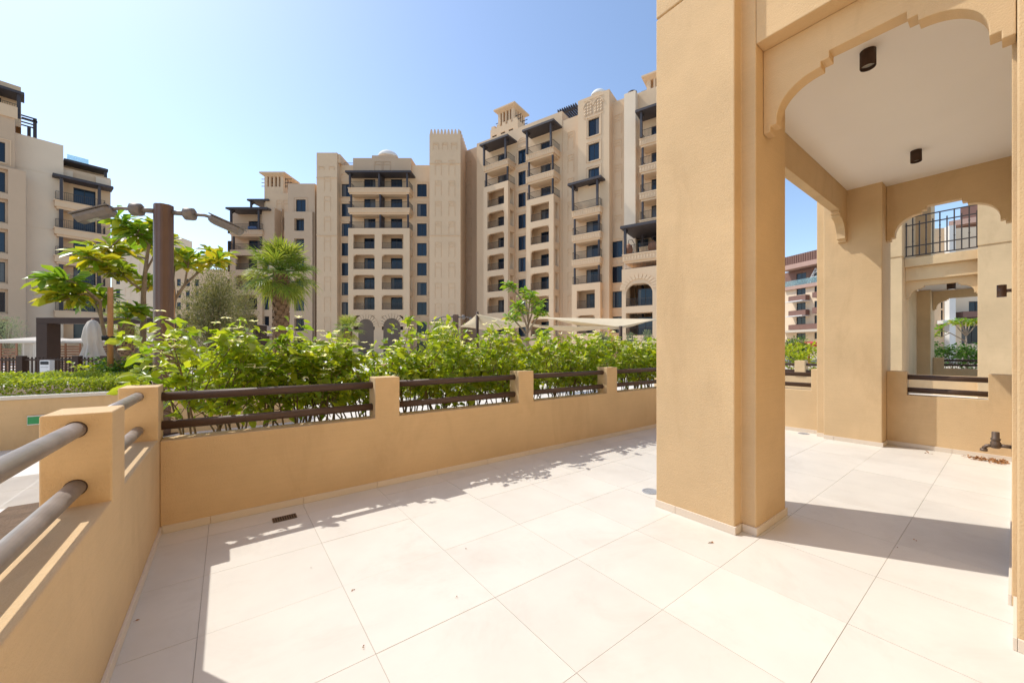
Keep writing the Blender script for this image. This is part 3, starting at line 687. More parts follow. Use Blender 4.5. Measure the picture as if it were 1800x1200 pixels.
# ---- B: the right-hand building, receding to the left -----------------------
FB = Facade(1040, 52.5, -33.0); B = thing('apartment_building', 'tall tan apartment building with stacked canopied balconies and wind towers right of centre', 'building', FB.loc, FB.rz)
def bx(px, y=0.0): return FB.x(px, y)
def bz(px, py, y=0.0): return FB.z(px, py, y)
YB = -1.9
def stack(px0, px1, pyc, nopen, dpx, pyfloor, windows=True, m='stucco_far', yb=YB, dark=False, refl=None, total=10):
    """one column of balconies: canopy, open balconies, then loggias. returns floors and door range"""
    x0, x1 = bx(px0, yb), bx(px1, yb); zf0 = bz(px0, pyfloor, yb); fl_ = [zf0-FH*k for k in range(total)]
    fl_ = [z for z in fl_ if z > .3]
    pergola(B, x0-.35, x1+.35, yb-.6, -.05, bz(px0, pyc, yb)-.2, .06, (x0+.3, x1-.3), zf0)
    for k in range(nopen):
        last = k == nopen-1
        if last: railing(B, x0+.1, x1-.1, yb+.1, -.002, fl_[k])
        else:
            slab_balcony(B, x0, x1, yb, -.002, fl_[k], m)
            for q in (x0+.3, x1-.3): MB().box(q-.11, q+.11, yb+.2, yb+.42, fl_[k+1], fl_[k]-.78).build('balcony_post', M['perg'], B)
    frame_block(B, x0, x1, fl_[nopen-1], -.1, yb, -.002, [(x0+.75, x1-.75)], fl_[nopen:], m, 2.4)
    xd = (x0+(x1-x0)*dpx[0], x0+(x1-x0)*dpx[1])
    return fl_, xd
f1, d1 = stack(850, 893, 256, 2, (.28, .66), 293)
f2, d2 = stack(925, 973, 231, 3, (.28, .66), 273)
f3, d3 = stack(1005, 1055, 325, 4, (.30, .74), 372)
f4, d4 = stack(1124, 1185, 197, 9, (.22, .62), 245, total=12)
wc1 = (bx(911), bx(924)); wc2 = (bx(1034), bx(1053)); wc3 = (bx(1076), bx(1094))
xs0 = bx(838)
zBt = bz(960, 206)                                                  # main roof line
hB = [(d[0], d[1], z+.02, z+2.2) for f_, d in ((f1, d1), (f2, d2), (f3, d3), (f4, d4)) for z in f_]
zw1 = [bz(917, 288)-FH*k for k in range(9)]; zw2 = [bz(1034, 250)-FH*k for k in range(3)]; zw3 = [bz(1080, 453)-FH*k for k in range(4)]
zw1 = [z for z in zw1 if z > 1]; zw3 = [z for z in zw3 if z > .5]
hB += [(wc1[0], wc1[1], z, z+2.15) for z in zw1] + [(wc3[0], wc3[1], z, z+2.15) for z in zw3]
shell(B, xs0, bx(988), -.1, zBt, 0, 12, [h for h in hB if h[1] < bx(988)], t=.25)
shell(B, bx(988)+.01, bx(1200), -.1, bz(1090, 175), 0.05, 12, [h for h in hB if h[0] > bx(988)], t=.25)
for f_, d in ((f1, d1), (f2, d2), (f3, d3), (f4, d4)):
    for z in f_: window(B, d[0], d[1], z+.02, z+2.2, .2, 'balcony_door')
for z in zw1: window(B, *wc1, z, z+2.15, .12); surround(B, *wc1, z, z+2.15, 0)
for z in zw3: window(B, *wc3, z, z+2.15, .2); surround(B, *wc3, z, z+2.15, .05)
# tower block above the third stack
yt = -1.1; tb = (bx(1016, yt), bx(1071, yt)); zt = bz(1016, 178, yt); ww2 = (bx(1034, yt), bx(1053, yt))
shell(B, tb[0], tb[1], f3[0]-.2, zt, yt, 9, [(ww2[0], ww2[1], z, z+2.3) for z in zw2], 'stucco_far', .35)
shell(B, bx(1057.5, yt), tb[1], -.1, f3[0]-.21, yt, 1.1, m='stucco_far')
for z in zw2: window(B, *ww2, z, z+2.3, yt+.2); surround(B, *ww2, z, z+2.3, yt, .3)
for q in (1034, 1052):
    c = bx(q, yt); zb_ = zt-2.5; r = .62; o_ = lambda rr: [(c-rr, zb_)] + [(c-rr*math.cos(math.pi*k/12), zb_+1.15+rr*1.15*math.sin(math.pi*k/12)) for k in range(13)] + [(c+rr, zb_)]
    la_ = MB().prism(o_(r)[::-1], 'y', yt-.03, yt-.002).build('lattice_arch', M['stucco_dark'], B)
    for k in range(4):
        for e in range(3): MB().lathe([(.05,-.02),(.17,-.02),(.17,.02),(.05,.02)], seg=8, cap=False).xf(Matrix.Translation((c-.4+e*.4, yt-.05, zb_+.25+k*.4)) @ Matrix.Rotation(R_(90), 4, 'X')).build('lattice_ring', M['stucco_far'], la_)
    rg = MB()
    for k in range(14):
        A_, B_ = math.pi*k/14, math.pi*(k+1)/14; f = lambda a_, rr: (c-rr*math.cos(a_), zb_+1.15+rr*1.12*math.sin(a_)); rg.prism([f(A_, r), f(A_, r+.14), f(B_, r+.14), f(B_, r)], 'y', yt-.09, yt-.002)
    rg.build('arch_moulding', M['stucco_far'], B)
MB().box(bx(1026, yt), bx(1060, yt), yt-.05, yt-.001, zt-2.75, zt-2.65).build('band', M['stucco_far'], B); MB().box(bx(1026, yt), bx(1060, yt), yt-.05, yt-.001, zt-.45, zt-.35).build('band', M['stucco_far'], B)
MB().lathe([(1.25*math.cos(math.pi/2*k/8)+.001, 1.0*math.sin(math.pi/2*k/8)) for k in range(9)], (bx(1053, 5), 5.0, bz(1053, 171, 5)), 24).build('dome', M['domewhite'], B)
# proud pier with blind niches between tower block and right stack
pr = (bx(1097, -.9), bx(1117, -.9)); shell(B, pr[0], pr[1], -.1, bz(1097, 166, -.9), -.9, 6, m='stucco_pale')
for k in range(11):
    if bz(1086, 235)-k*FH > zw3[0]+2.6: panel(B, bx(1086), bz(1086, 235)-k*FH, .05, 1.05, 2.5, True)
    panel(B, bx(1003), bz(1003, 262)-k*FH, .05, 1.0, 2.5, k < 6)
panel(B, (wc1[0]+wc1[1])/2, zw1[0]+2.3, 0, 1.7, 1.4, True)
# recessed dark return that joins the crenellated tower
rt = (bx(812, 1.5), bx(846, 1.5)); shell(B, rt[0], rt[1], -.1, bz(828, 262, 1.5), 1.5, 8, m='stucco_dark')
for k in range(9): panel(B, bx(825, 1.5), bz(825, 310, 1.5)-k*FH, 1.5, 1.1, 2.6, m='stucco_dark')
# penthouse and wind towers
ph = (bx(862, 1.5), bx(910, 1.5)); zp = bz(880, 222, 1.5)
hp = [(bx(q, 1.5), bx(q+8, 1.5), zp-2.7, zp-1.1) for q in (865, 880, 894)]
shell(B, ph[0], ph[1], zBt-4, zp, 1.5, 7, hp, t=.3)
for h in hp: window(B, *h, 1.65, mull=0)
for k in range(5): c = ph[0]+(k+.5)*(ph[1]-ph[0])/5; MB().box(c-.35, c+.35, 1.5, 1.9, zp, zp+.45).build('merlon', M['stucco_far'], B)
wind_tower(B, bx(898, 3.5), 3.7, bz(898, 219, 2), 3.2, 2.6)
wind_tower(B, bx(1166, 4), 4.2, bz(1160, 164, 2.4), 3.5, 2.2)
hp = (bx(1126, 2), bx(1190, 2)); shell(B, hp[0], hp[1], bz(1130, 240), bz(1140, 172, 2), 2.0, 7, m='stucco_dark')
for k in range(9):
    q = bx(990, 3)+k*.36; MB().box(q, q+.12, 1.2, 4.2, zBt+1.0, zBt+1.3).build('roof_louvre', M['perg'], B)
MB().box(bx(988, 2), bx(1016, 2), 1.6, 1.8, zBt+.8, zBt+1.0).box(bx(989, 2), bx(989, 2)+.15, 1.6, 1.8, zBt-.2, zBt+.8).build('roof_beam', M['perg'], B)
mb = MB().tube([(bx(1109), 1, bz(1109, 168)), (bx(1109), 1, bz(1109, 154))], .07, 8).tube([(bx(1109), 1, bz(1109, 156)), (bx(1113), 1, bz(1113, 153))], .06, 8); mb.build('mast', M['perg'], B)
MB().lathe([(.05, 0), (.5, .12), (.62, .3)], (bx(1107), 1, bz(1107, 160)), 14).build('dish', M['perg'], B)
# projecting arched bay low on the right
y5 = -5.5; p5 = (bx(1093, y5), bx(1180, y5)); z5 = bz(1093, 474, y5); zs5 = bz(1093, 448, y5)
hb5 = [(bx(1100, y5), bx(1147, y5), z5-1.4-FH*(k+1)+.4, z5-1.4-FH*k-.35) for k in range(3)]
shell(B, p5[0], p5[1], -.1, z5, y5, 5.4, [h for h in hb5 if h[2] > 0], t=1.4)
for h in hb5:
    if h[2] < 0: continue
    window(B, h[0]+1.0, h[1]-.3, h[2]+.02, h[2]+2.1, y5+1.3, 'balcony_door'); railing(B, h[0]+.03, h[1]-.03, y5+.15, y5+1, h[2], .9, sides=False)
a, b = hb5[0][0], hb5[0][1]; zc = hb5[0][3]-.1; mb = MB(); r = (b-a)/2
for k in range(14):
    q, q2 = math.pi*k/14+.02, math.pi*(k+1)/14-.02; f = lambda a_, rr: ((a+b)/2-rr*math.cos(a_), zc-r*.35+rr*.75*math.sin(a_))
    mb.prism([f(q, r), f(q, r+.7), f(q2, r+.7), f(q2, r)], 'y', y5-.08, y5-.001)
mb.build('arch_voussoirs', M['stucco_far'], B)
for s_, c in ((1, a), (-1, b)):
    mb = MB(); pts = [(c, zc+.1)] + [(c+s_*1.2*(1-math.cos(math.pi/2*k/8)), zc-1.1+1.2*math.sin(math.pi/2*k/8)) for k in range(9)]
    mb.prism(pts if s_ < 0 else pts[::-1], 'y', y5+.02, y5+.3).build('corner_corbel', M['stucco_far'], B)
slab_balcony(B, bx(1094, y5), p5[1], y5+.1, -.01, zs5)
railing(B, p5[0]+.3, p5[1], y5+.3, -.02, z5, .9, sides=False)
pergola(B, bx(1091, y5), p5[1], y5-.2, .0, bz(1091, 399, y5)-.2, .06, (bx(1098, y5),), zs5)
window(B, bx(1112, -.3), bx(1140, -.3), zs5+.02, zs5+2.9, -.3, 'balcony_door'); window(B, bx(1110, -.3), bx(1138, -.3), z5+.02, z5+1.5, -.3, 'balcony_door')
for k, q in enumerate((1105, 1147)):
    wq = FB.o + (y5+1.5)*FB.n + bx(q, y5+1.5)*FB.u; X_, Y_ = c2w(*wq)
    ch = thing('hanging_chair', ['brown wicker hanging chair at the left end of the canopied balcony', 'brown wicker hanging chair at the right end of the canopied balcony'][k], 'chair', (X_, Y_, zs5), FB.rz, 'egg chairs on the balcony')
    MB().lathe([(.02,.25),(.42,.4),(.52,.8),(.42,1.3),(.05,1.6)], seg=14).build('basket', M['woodred'], ch); MB().tube([(.5,.4,.0),(.55,.4,1.6),(.3,.3,2.1),(0,0,2.0),(0,0,1.55)], .035, 8).build('stand', M['iron'], ch); MB().lathe([(.5,0),(.5,.05)], (.3,.3,0), 16).build('base', M['iron'], ch)

# ---- L: the left-hand building, receding to the right -----------------------
FL = Facade(145, 48.5, 53.0); Lb = thing('apartment_building', 'pale apartment building with blank tower wall and stacked balconies at the left edge', 'building', FL.loc, FL.rz)
def lx(px, y=0.0): return FL.x(px, y)
def lz(px, py, y=0.0): return FL.z(px, py, y)
zfL = [lz(97, 356)-FH*k for k in range(9)]; zfL = [z for z in zfL if z > .2]
dd = (lx(129), lx(168))
x0, x1 = lx(97), lx(194)
shell(Lb, lx(94), lx(194.5), -.1, lz(140, 301), 0, 12, [(dd[0], dd[1], z+.02, z+2.35) for z in zfL], 'stucco_far', .25)
for z in zfL: window(Lb, *dd, z+.02, z+2.35, .15, 'balcony_door')
ylb = -1.7; q0, q1 = lx(96, ylb), lx(187, ylb)
pergola(Lb, lx(92, ylb), lx(199, ylb), ylb-.4, .0, lz(92, 307, ylb)-.1, .06, (q0+.5, q1-.6), zfL[0])
for k, z in enumerate(zfL[:5]):
    slab_balcony(Lb, q0, q1, ylb, -.002, z, dent=False)
    if k: [MB().box(q-.16, q+.16, ylb+.2, ylb+.5, z, zfL[k-1]-.78).build('balcony_post', M['perg'], Lb) for q in (q0+.5, q1-.6)]
frame_block(Lb, q0, q1, zfL[5]+.0, -.1, ylb, -.002, [(q0+1.2, q1-1.2)], zfL[6:], 'stucco_far', 2.4)
# set-back top floor with canopy and glass balustrade
shell(Lb, lx(113), lx(189), lz(150, 310), lz(118, 272), 3.0, 8, [(lx(128, 3), lx(168, 3), lz(150, 312), lz(150, 300))], 'stucco_pale')
pergola(Lb, lx(112, 1), lx(190, 1), .8, 3.2, lz(112, 282, 1), .06, (lx(186, 1),), lz(187, 315))
MB().box(lx(118, 1), lx(156, 1), 1.2, 1.24, lz(112, 282, 1)+.3, lz(112, 282, 1)+.95).build('glass_balustrade', M['clearglass'], Lb)
MB().box(lx(108), lx(128), -.25, .0, lz(118, 312), lz(118, 300)).build('parapet', M['stucco_pale'], Lb); MB().box(lx(168), lx(195), -.25, 0, lz(180, 330), lz(180, 314)).build('parapet', M['stucco_pale'], Lb)
# blank tower wall
ytw = -.9; shell(Lb, lx(25, ytw), lx(111.5, ytw), -.1, lz(26, 233, ytw), ytw, 10, m='stucco_pale')
for k in range(4): z_ = lz(60, 300, ytw)-k*FH*2; MB().box(lx(25, ytw), lx(111.5, ytw), ytw-.03, ytw-.001, z_, z_+.06).build('string_course', M['stucco_pale'], Lb)
# tan block at the very left with windows
yl = -2.4; wz_ = [lz(4, 285, yl)-FH*k for k in range(8)]; wz_ = [z for z in wz_ if z > .3]
wx = (lx(-22, yl), lx(9, yl)); ftop = lz(20, 198, yl)
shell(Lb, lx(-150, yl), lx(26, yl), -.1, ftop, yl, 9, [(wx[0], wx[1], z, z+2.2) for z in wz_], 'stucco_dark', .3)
for z in wz_: window(Lb, *wx, z, z+2.2, yl+.15); surround(Lb, *wx, z, z+2.2, yl, .4)
wb = holed(MB(), lx(-150, yl-.5), lx(45.5, yl-.5), -.1, wz_[0]-.6, [(lx(-30, yl-.5), lx(14, yl-.5), z-.2, z+2.5) for z in wz_[1:]], yl-.5, .48)
wb.box(lx(40, yl), lx(45.5, yl-.5), yl-.49, yl+1.4, -.1, wz_[0]-.6).build('wall_facing', M['stucco_dark'], Lb)
MB().box(lx(-150, yl), lx(31, yl), yl-.2, yl-.01, ftop-.6, ftop+.7).build('parapet', M['stucco_far'], Lb)
railing(Lb, lx(-100, yl), lx(30, yl), yl+.3, yl+2, ftop+.2, 1.0, sides=False)
shell(Lb, lx(-150, 1), lx(37, 1), ftop-.2, lz(20, 148, 1), 1.0, 7, [(lx(-40, 1), lx(2, 1), ftop+.3, ftop+2.6)], 'stucco_far')
window(Lb, lx(-40, 1), lx(2, 1), ftop+.3, ftop+2.6, 1.15, 'balcony_door')
pergola(Lb, lx(-150, -.5), lx(43, -.5), -1.6, 1.0, lz(20, 166, -.5), .06, (lx(33, -.5),), ftop)
mb = MB()
for k in range(4): q = 3.0+k*1.1; mb.box(lx(37, 3), lx(64, 3), q, q+.08, lz(50, 207, 3), lz(50, 207, 3)+.16)
mb.box(lx(58, 3), lx(58, 3)+.3, 3.2, 3.5, lz(58, 250, 3), lz(58, 206, 3)).box(lx(48, 3), lx(48, 3)+.3, 7, 7.3, lz(58, 250, 3), lz(58, 206, 3)).box(lx(38, 3), lx(66, 3), 3.2, 3.4, lz(58, 213, 3), lz(58, 210, 3)); mb.build('roof_frame', M['perg'], Lb)

# ---- D: pale block far behind the lamp --------------------------------------
FD = Facade(205, 105, 8); Db = thing('apartment_building', 'distant cream apartment block seen behind the plumeria and lamp post', 'building', FD.loc, FD.rz)
zD = [FD.z(220, 415)-FH*k for k in range(8)]; hD = [(FD.x(a), FD.x(a+7), z, z+2) for z in zD for a in (204, 290, 306, 322, 338) if z > .5]
shell(Db, FD.x(196), FD.x(272), -.1, FD.z(220, 398), 0, 14, [h for h in hD if h[1] < FD.x(272)], 'stucco_pale'); shell(Db, FD.x(272)+.01, FD.x(400), -.1, FD.z(300, 470), 1, 14, [(h[0], h[1], h[2], h[3]) for h in hD if h[0] > FD.x(272) and h[3] < FD.z(300, 475)], 'stucco_far')
for h in hD:
    if h[1] < FD.x(272): window(Db, *h, .12)
    elif h[3] < FD.z(300, 475): window(Db, *h, 1.12)
shell(Db, FD.x(205), FD.x(235), FD.z(220, 400), FD.z(220, 386), 4, 6, m='stucco_pale')
for k in range(12): c = FD.x(238)+k*.45; MB().box(c, c+.28, .0, .3, FD.z(220, 398), FD.z(220, 398)+.5).build('merlon', M['stucco_pale'], Db)
for q in (225, 250):
    for z in zD: panel(Db, FD.x(q), z, 0, 1.4, 2.4, m='stucco_pale')

# ---- N: the next portico of the same estate, beyond the end parapet ---------
NX = 15.6
nb = thing('portico_building', 'neighbouring ochre portico with an upper balcony railing seen through the far arch', 'building', (17.5, 1.5, 0))
def npart(mb, name, m, bev=0): return wp(mb, name, M[m], nb, bev)
for z0, z1 in ((0, 4.0), (4.05, 8.0)):
    npart(MB().box(NX, NX+1.2, 2.1, 3.1, z0, z1), 'pillar', 'stucco', .01)
    npart(MB().box(NX, NX+1.2, -1.5, .64, z0, z1), 'pillar', 'stucco', .01)
npart(MB().box(NX+.03, NX+1.15, 2.12, 3.07, 3.99, 4.06).box(NX+.03, NX+1.15, -1.4, .62, 3.99, 4.06), 'groove', 'stucco')
npart(MB().box(NX+.35, NX+.9, .642, 2.098, 3.76, 4.02), 'balcony_edge', 'stucco', .01)
npart(MB().box(NX+.48, NX+.9, .642, 2.098, 3.36, 3.758), 'beam', 'stucco', .01)
npart(MB().prism(arc_profile(.642, 2.098, 2.84, 3.2, 3.358), 'x', NX+.6, NX+.75), 'arch_panel', 'stucco')
npart(MB().box(NX+.76, 21, .4, 2.2, 3.42, 3.7), 'ceiling', 'ceiling')
npart(MB().box(19.6, 20.6, 1.9, 2.7, 0, 3.41), 'pillar', 'stucco', .01)
npart(MB().box(NX+1.21, 19.59, 2.25, 2.45, 0, 8.0), 'shade_wall', 'stucco')  # solid wall added to keep the sun out of the passage
npart(MB().box(19.4, 20.4, 1.87, 2.7, 3.72, 8.0), 'pillar', 'stucco', .01)
npart(MB().prism(arc_profile(.3, 1.89, 2.72, 3.12, 3.40), 'x', 20.1, 20.25), 'arch_panel', 'stucco')
npart(MB().prism([(.3,0),(1.89,0),(1.89,1.0),(1.62,1.0),(1.62,.62),(.3,.62)], 'x', 20.15, 20.3), 'parapet', 'stucco')
for z in (.9, .74): npart(MB().tube([(20.22, .3, z), (20.22, 1.63, z)], .04, 12), 'rail', 'rail')
npart(MB().box(NX+.35, NX+.5, .642, 2.098, 0, .55), 'low_wall', 'stucco')
ceil2 = thing('ceiling_light', 'small dark downlight under the neighbouring portico ceiling', 'ceiling light', (17.9, 1.28, 3.42), group='portico downlights')
MB().lathe([(.10, -.22), (.10, 0)], seg=18).build('body', M['brown'], ceil2); MB().lathe([(.085, -.225), (.02, -.223)], seg=18).build('reflector', M['lamp_lens'], ceil2)
rl = thing('balcony_railing', 'bronze wrought iron balcony railing above the neighbouring portico', 'railing', (NX+.45, 1.37, 4.02))
for z in (.06, .98, 1.22, .34): MB().box(-.015, .015, -.72, .72, z, z+.03).build('rail', M['iron'], rl)
for k in range(11):
    y = -.70+k*.14; h = 1.22 if k % 2 else 1.08
    b = MB().box(-.014, .014, y-.014, y+.014, .06, h).build('bar', M['iron'], rl)
    if k % 2:
        for z in (.5, .85): MB().lathe([(.010, -.025), (.024, 0), (.010, .025)], (0, y, z), 8).build('knuckle', M['iron'], b)
wlt = thing('wall_light', 'small brown cylinder wall light on the right portico wall', 'wall light', (6.6, .014, 1.93))
MB().tube([(0,.085,-.065),(0,.085,.065)], .036, 20).build('body', M['lampbrown'], wlt); MB().tube([(0,0,0),(0,.06,0)], .018, 12).build('bracket', M['lampbrown'], wlt)
# ---- R: red-brown building in the gap between the pillars -------------------
FR = Facade(1415, 82, -72); Rb = thing('apartment_building', 'red-brown clad apartment building with glass balustrade between the two pillars', 'building', FR.loc, FR.rz)
def rz_(py): return FR.z(1415, py)
def rx(px, y=0.0): return FR.x(px, y)
wR = [(rx(1400), rx(1416)), (rx(1431.5), rx(1448)), (rx(1460), rx(1480))]
zR = [(rz_(517), rz_(505)), (rz_(545), rz_(531)), (rz_(570), rz_(556)), (rz_(596), rz_(585))]
shell(Rb, rx(1380), rx(1520), -.1, rz_(502), 0, 14, [(a, b, c, d) for a, b in wR for c, d in zR], 'stucco_pale', .3)
for a, b in wR:
    for c, d in zR: window(Rb, a, b, c, d, .15)
for a, b, y0, y1 in ((rx(1387, -1), rx(1417, -1), 519, 528), (rx(1387, -1), rx(1417, -1), 545, 554), (rx(1387, -1), rx(1520, -1), 570, 579), (rx(1432, -.5), rx(1520, -.5), 517, 526), (rx(1432, -.5), rx(1520, -.5), 543, 553)):
    MB().box(a, b, -1.2, -.01, rz_(y1), rz_(y0)).build('balcony', M['cladding'], Rb)
for y in (530, 556): MB().box(rx(1387, -1), rx(1417, -1), -2.2, -.01, rz_(y), rz_(y)+.18).build('awning', M['white'], Rb)
MB().box(rx(1380), rx(1520), -2.6, -.01, rz_(584), rz_(580)).build('awning', M['canvas'], Rb)
MB().box(rx(1380), rx(1520), -.6, 12, rz_(506), rz_(500)).build('fascia', M['pinkband'], Rb)
MB().box(rx(1380), rx(1520), -.5, -.44, rz_(500), rz_(490)).build('glass_balustrade', M['clearglass'], Rb)
hR = [(rx(1400, 1.6), rx(1417, 1.6), rz_(500), rz_(476)), (rx(1431, 1.6), rx(1446, 1.6), rz_(500), rz_(476))]
shell(Rb, rx(1380, 1.6), rx(1520, 1.6), rz_(500), rz_(470), 1.6, 10, hR, 'cladding', .2)
for h in hR: window(Rb, *h, 1.7, 'balcony_door')
MB().box(rx(1375), rx(1520), -.8, 13, rz_(469), rz_(461)).build('fascia', M['pinkband'], Rb)
rf = MB().box(rx(1375), rx(1520), -.5, 12.8, rz_(461), rz_(445)).build('roof_screen', M['cladding'], Rb)
for k in range(60):
    q = rx(1376)+k*.5; MB().box(q, q+.12, -.6, -.501, rz_(461), rz_(445)).build('roof_slat', M['cladding'], rf) if q < rx(1450) else None
la = thing('folding_ladder', 'white stepladder standing on the glass balcony of the red-brown building', 'ladder', (0,0,0))
wq = FR.o + .4*FR.n + rx(1434, .4)*FR.u; X_, Y_ = c2w(*wq); la.location = (X_, Y_, rz_(500)); la.rotation_euler = (0, 0, FR.rz)
for s_ in (-1, 1):
    MB().tube([(s_*1.6,-.25,0),(0,-.1,3.1)], .09, 6).tube([(s_*1.6,.35,0),(0,.2,3.1)], .09, 6).build('leg', M['white'], la)
MB().box(-.9,.9,-.25,.3,1.3,1.42).box(-.45,.45,-.2,.25,2.2,2.32).build('step', M['white'], la)
# ---- pieces seen through the neighbouring portico ----------------------------
FQ = Facade(1690, 62, -48); Qb = thing('apartment_building', 'brown roofed building with projecting eave seen behind the upper balcony railing', 'building', FQ.loc, FQ.rz)
MB().box(FQ.x(1668), FQ.x(1900), -1.5, 9, FQ.z(1690, 398), FQ.z(1690, 389)).build('eave', M['pinkband'], Qb)
shell(Qb, FQ.x(1688), FQ.x(1900), -.1, FQ.z(1690, 389)+2.2, 0, 9, [(FQ.x(1694), FQ.x(1712), FQ.z(1690, 430), FQ.z(1690, 402))], 'cladding')
window(Qb, FQ.x(1694), FQ.x(1712), FQ.z(1690, 430), FQ.z(1690, 402), .1)
shell(Qb, FQ.x(1600), FQ.x(1688)-.01, -.1, FQ.z(1660, 437), 2, 9, m='cladding')
FC = Facade(1675, 40, -20); Cb = thing('apartment_building', 'pale grey-cream building seen through the neighbouring arch', 'building', FC.loc, FC.rz)
shell(Cb, FC.x(1600), FC.x(1669), -.1, 14, 0, 8, [(FC.x(1654), FC.x(1657.5), FC.z(1655, y+22), FC.z(1655, y)) for y in (520, 545, 570)], 'stucco_far')
for y in (520, 545, 570): window(Cb, FC.x(1654), FC.x(1657.5), FC.z(1655, y+22), FC.z(1655, y), .1, mull=0)
MB().box(FC.x(1669, -.8), FC.x(1680, -.8), -.8, 1, 0, 14).build('pier', M['domewhite'], Cb)
shell(Cb, FC.x(1680)+.01, FC.x(1860), -.1, 14, .6, 8, [(FC.x(1703, .6), FC.x(1730, .6), FC.z(1700, 547), FC.z(1700, 529)), (FC.x(1690, .6), FC.x(1730, .6), FC.z(1700, 604), FC.z(1700, 572))], 'stucco_pale')
window(Cb, FC.x(1703, .6), FC.x(1730, .6), FC.z(1700, 547), FC.z(1700, 529), .7); window(Cb, FC.x(1690, .6), FC.x(1730, .6), FC.z(1700, 604), FC.z(1700, 572), .7)
MB().box(FC.x(1686), FC.x(1760), -.6, .55, FC.z(1700, 558), FC.z(1700, 548)).build('balcony', M['cladding'], Cb)
MB().box(FC.x(1658, -1), FC.x(1760, -1), -1, .5, FC.z(1680, 569), FC.z(1680, 563)).build('canopy', M['domewhite'], Cb)

# ================================================================== GARDEN WALLS AND FURNITURE
PY = 8.07                                                    # front of the planter wall along the path
pw = thing('planter_wall', 'long ochre planter wall with white coping left of the corner post', 'planter', (-4, PY, 0))
wp(MB().box(-16, .95, PY, PY+.22, -.1, .645), 'wall', M['stucco'], pw, .008); wp(MB().box(-16, .98, PY-.025, PY+.25, .645, .69), 'coping', M['tile'], pw, .005)
wp(MB().box(.75, .95, PY+.221, 12.5, -.1, .645), 'wall', M['stucco'], pw, .008); wp(MB().box(-16, .749, PY+.221, 12.4, .3, .56), 'soil_fill', M['soil'], pw)
xs = ony(58, PY-.03)
sg = thing('exit_sign', 'green and white arrow sign fixed low on the planter wall', 'sign', (ony(47, PY-.03)+.15, PY-.004, .30))
zc = zat(738, PY*1.0*cY + xs*sY); sg.location[2] = zc
MB().box(-.15,.2,-.022,0,-.062,.062).build('frame', M['white'], sg, .004); MB().box(-.145,.195,-.026,-.0225,-.048,.048).build('plate', M['green_sign'], sg)
MB().prism([(-.02,0),(.05,-.043),(.05,.043)], 'y', -.030, -.0265).box(.05,.13,-.030,-.0265,-.018,.018).build('arrow', M['white'], sg)
# low walls with railings beyond the path
for k, (x0, x1, y, h, lab) in enumerate(((1.6, 2.75, 11.3, .95, 'low ochre garden wall with a square pier beyond the hedge, left of centre'), (3.6, 14.0, 12.2, .85, 'long low ochre garden wall beyond the hedge on the right'))):
    gw = thing('garden_wall', lab, 'wall', ((x0+x1)/2, y, 0)); wp(MB().box(x0, x1, y, y+.2, -.1, h*.62), 'wall', M['stucco'], gw, .008); wp(MB().box(x0, x0+.35, y-.05, y+.25, -.1, h), 'pier', M['stucco'], gw, .008)
    for q in range(int((x1-x0-.4)/.14)): wp(MB().box(x0+.4+q*.14, x0+.42+q*.14, y+.09, y+.11, h*.62, h+.1), 'bar', M['iron'], gw) if q < 60 else None
    wp(MB().box(x0+.35, x1, y+.08, y+.12, h+.1, h+.14), 'rail', M['iron'], gw)
g2 = thing('garden_wall', 'low ochre parapet with a post in front of the hedge between the pillars', 'wall', (11.2, 4.4, 0))
wp(MB().box(11.1, 11.3, 2.0, 7.5, -.1, .66), 'wall', M['stucco'], g2, .006); yq = onx(1406, 11.1)
wp(MB().box(11.08, 11.32, yq-.11, yq+.11, .64, 1.02), 'post', M['stucco'], g2, .006)
for z in (.92, .76): wp(MB().tube([(11.2, 2.0, z), (11.2, 7.5, z)], RR, 12), 'rail', M['rail'], g2)
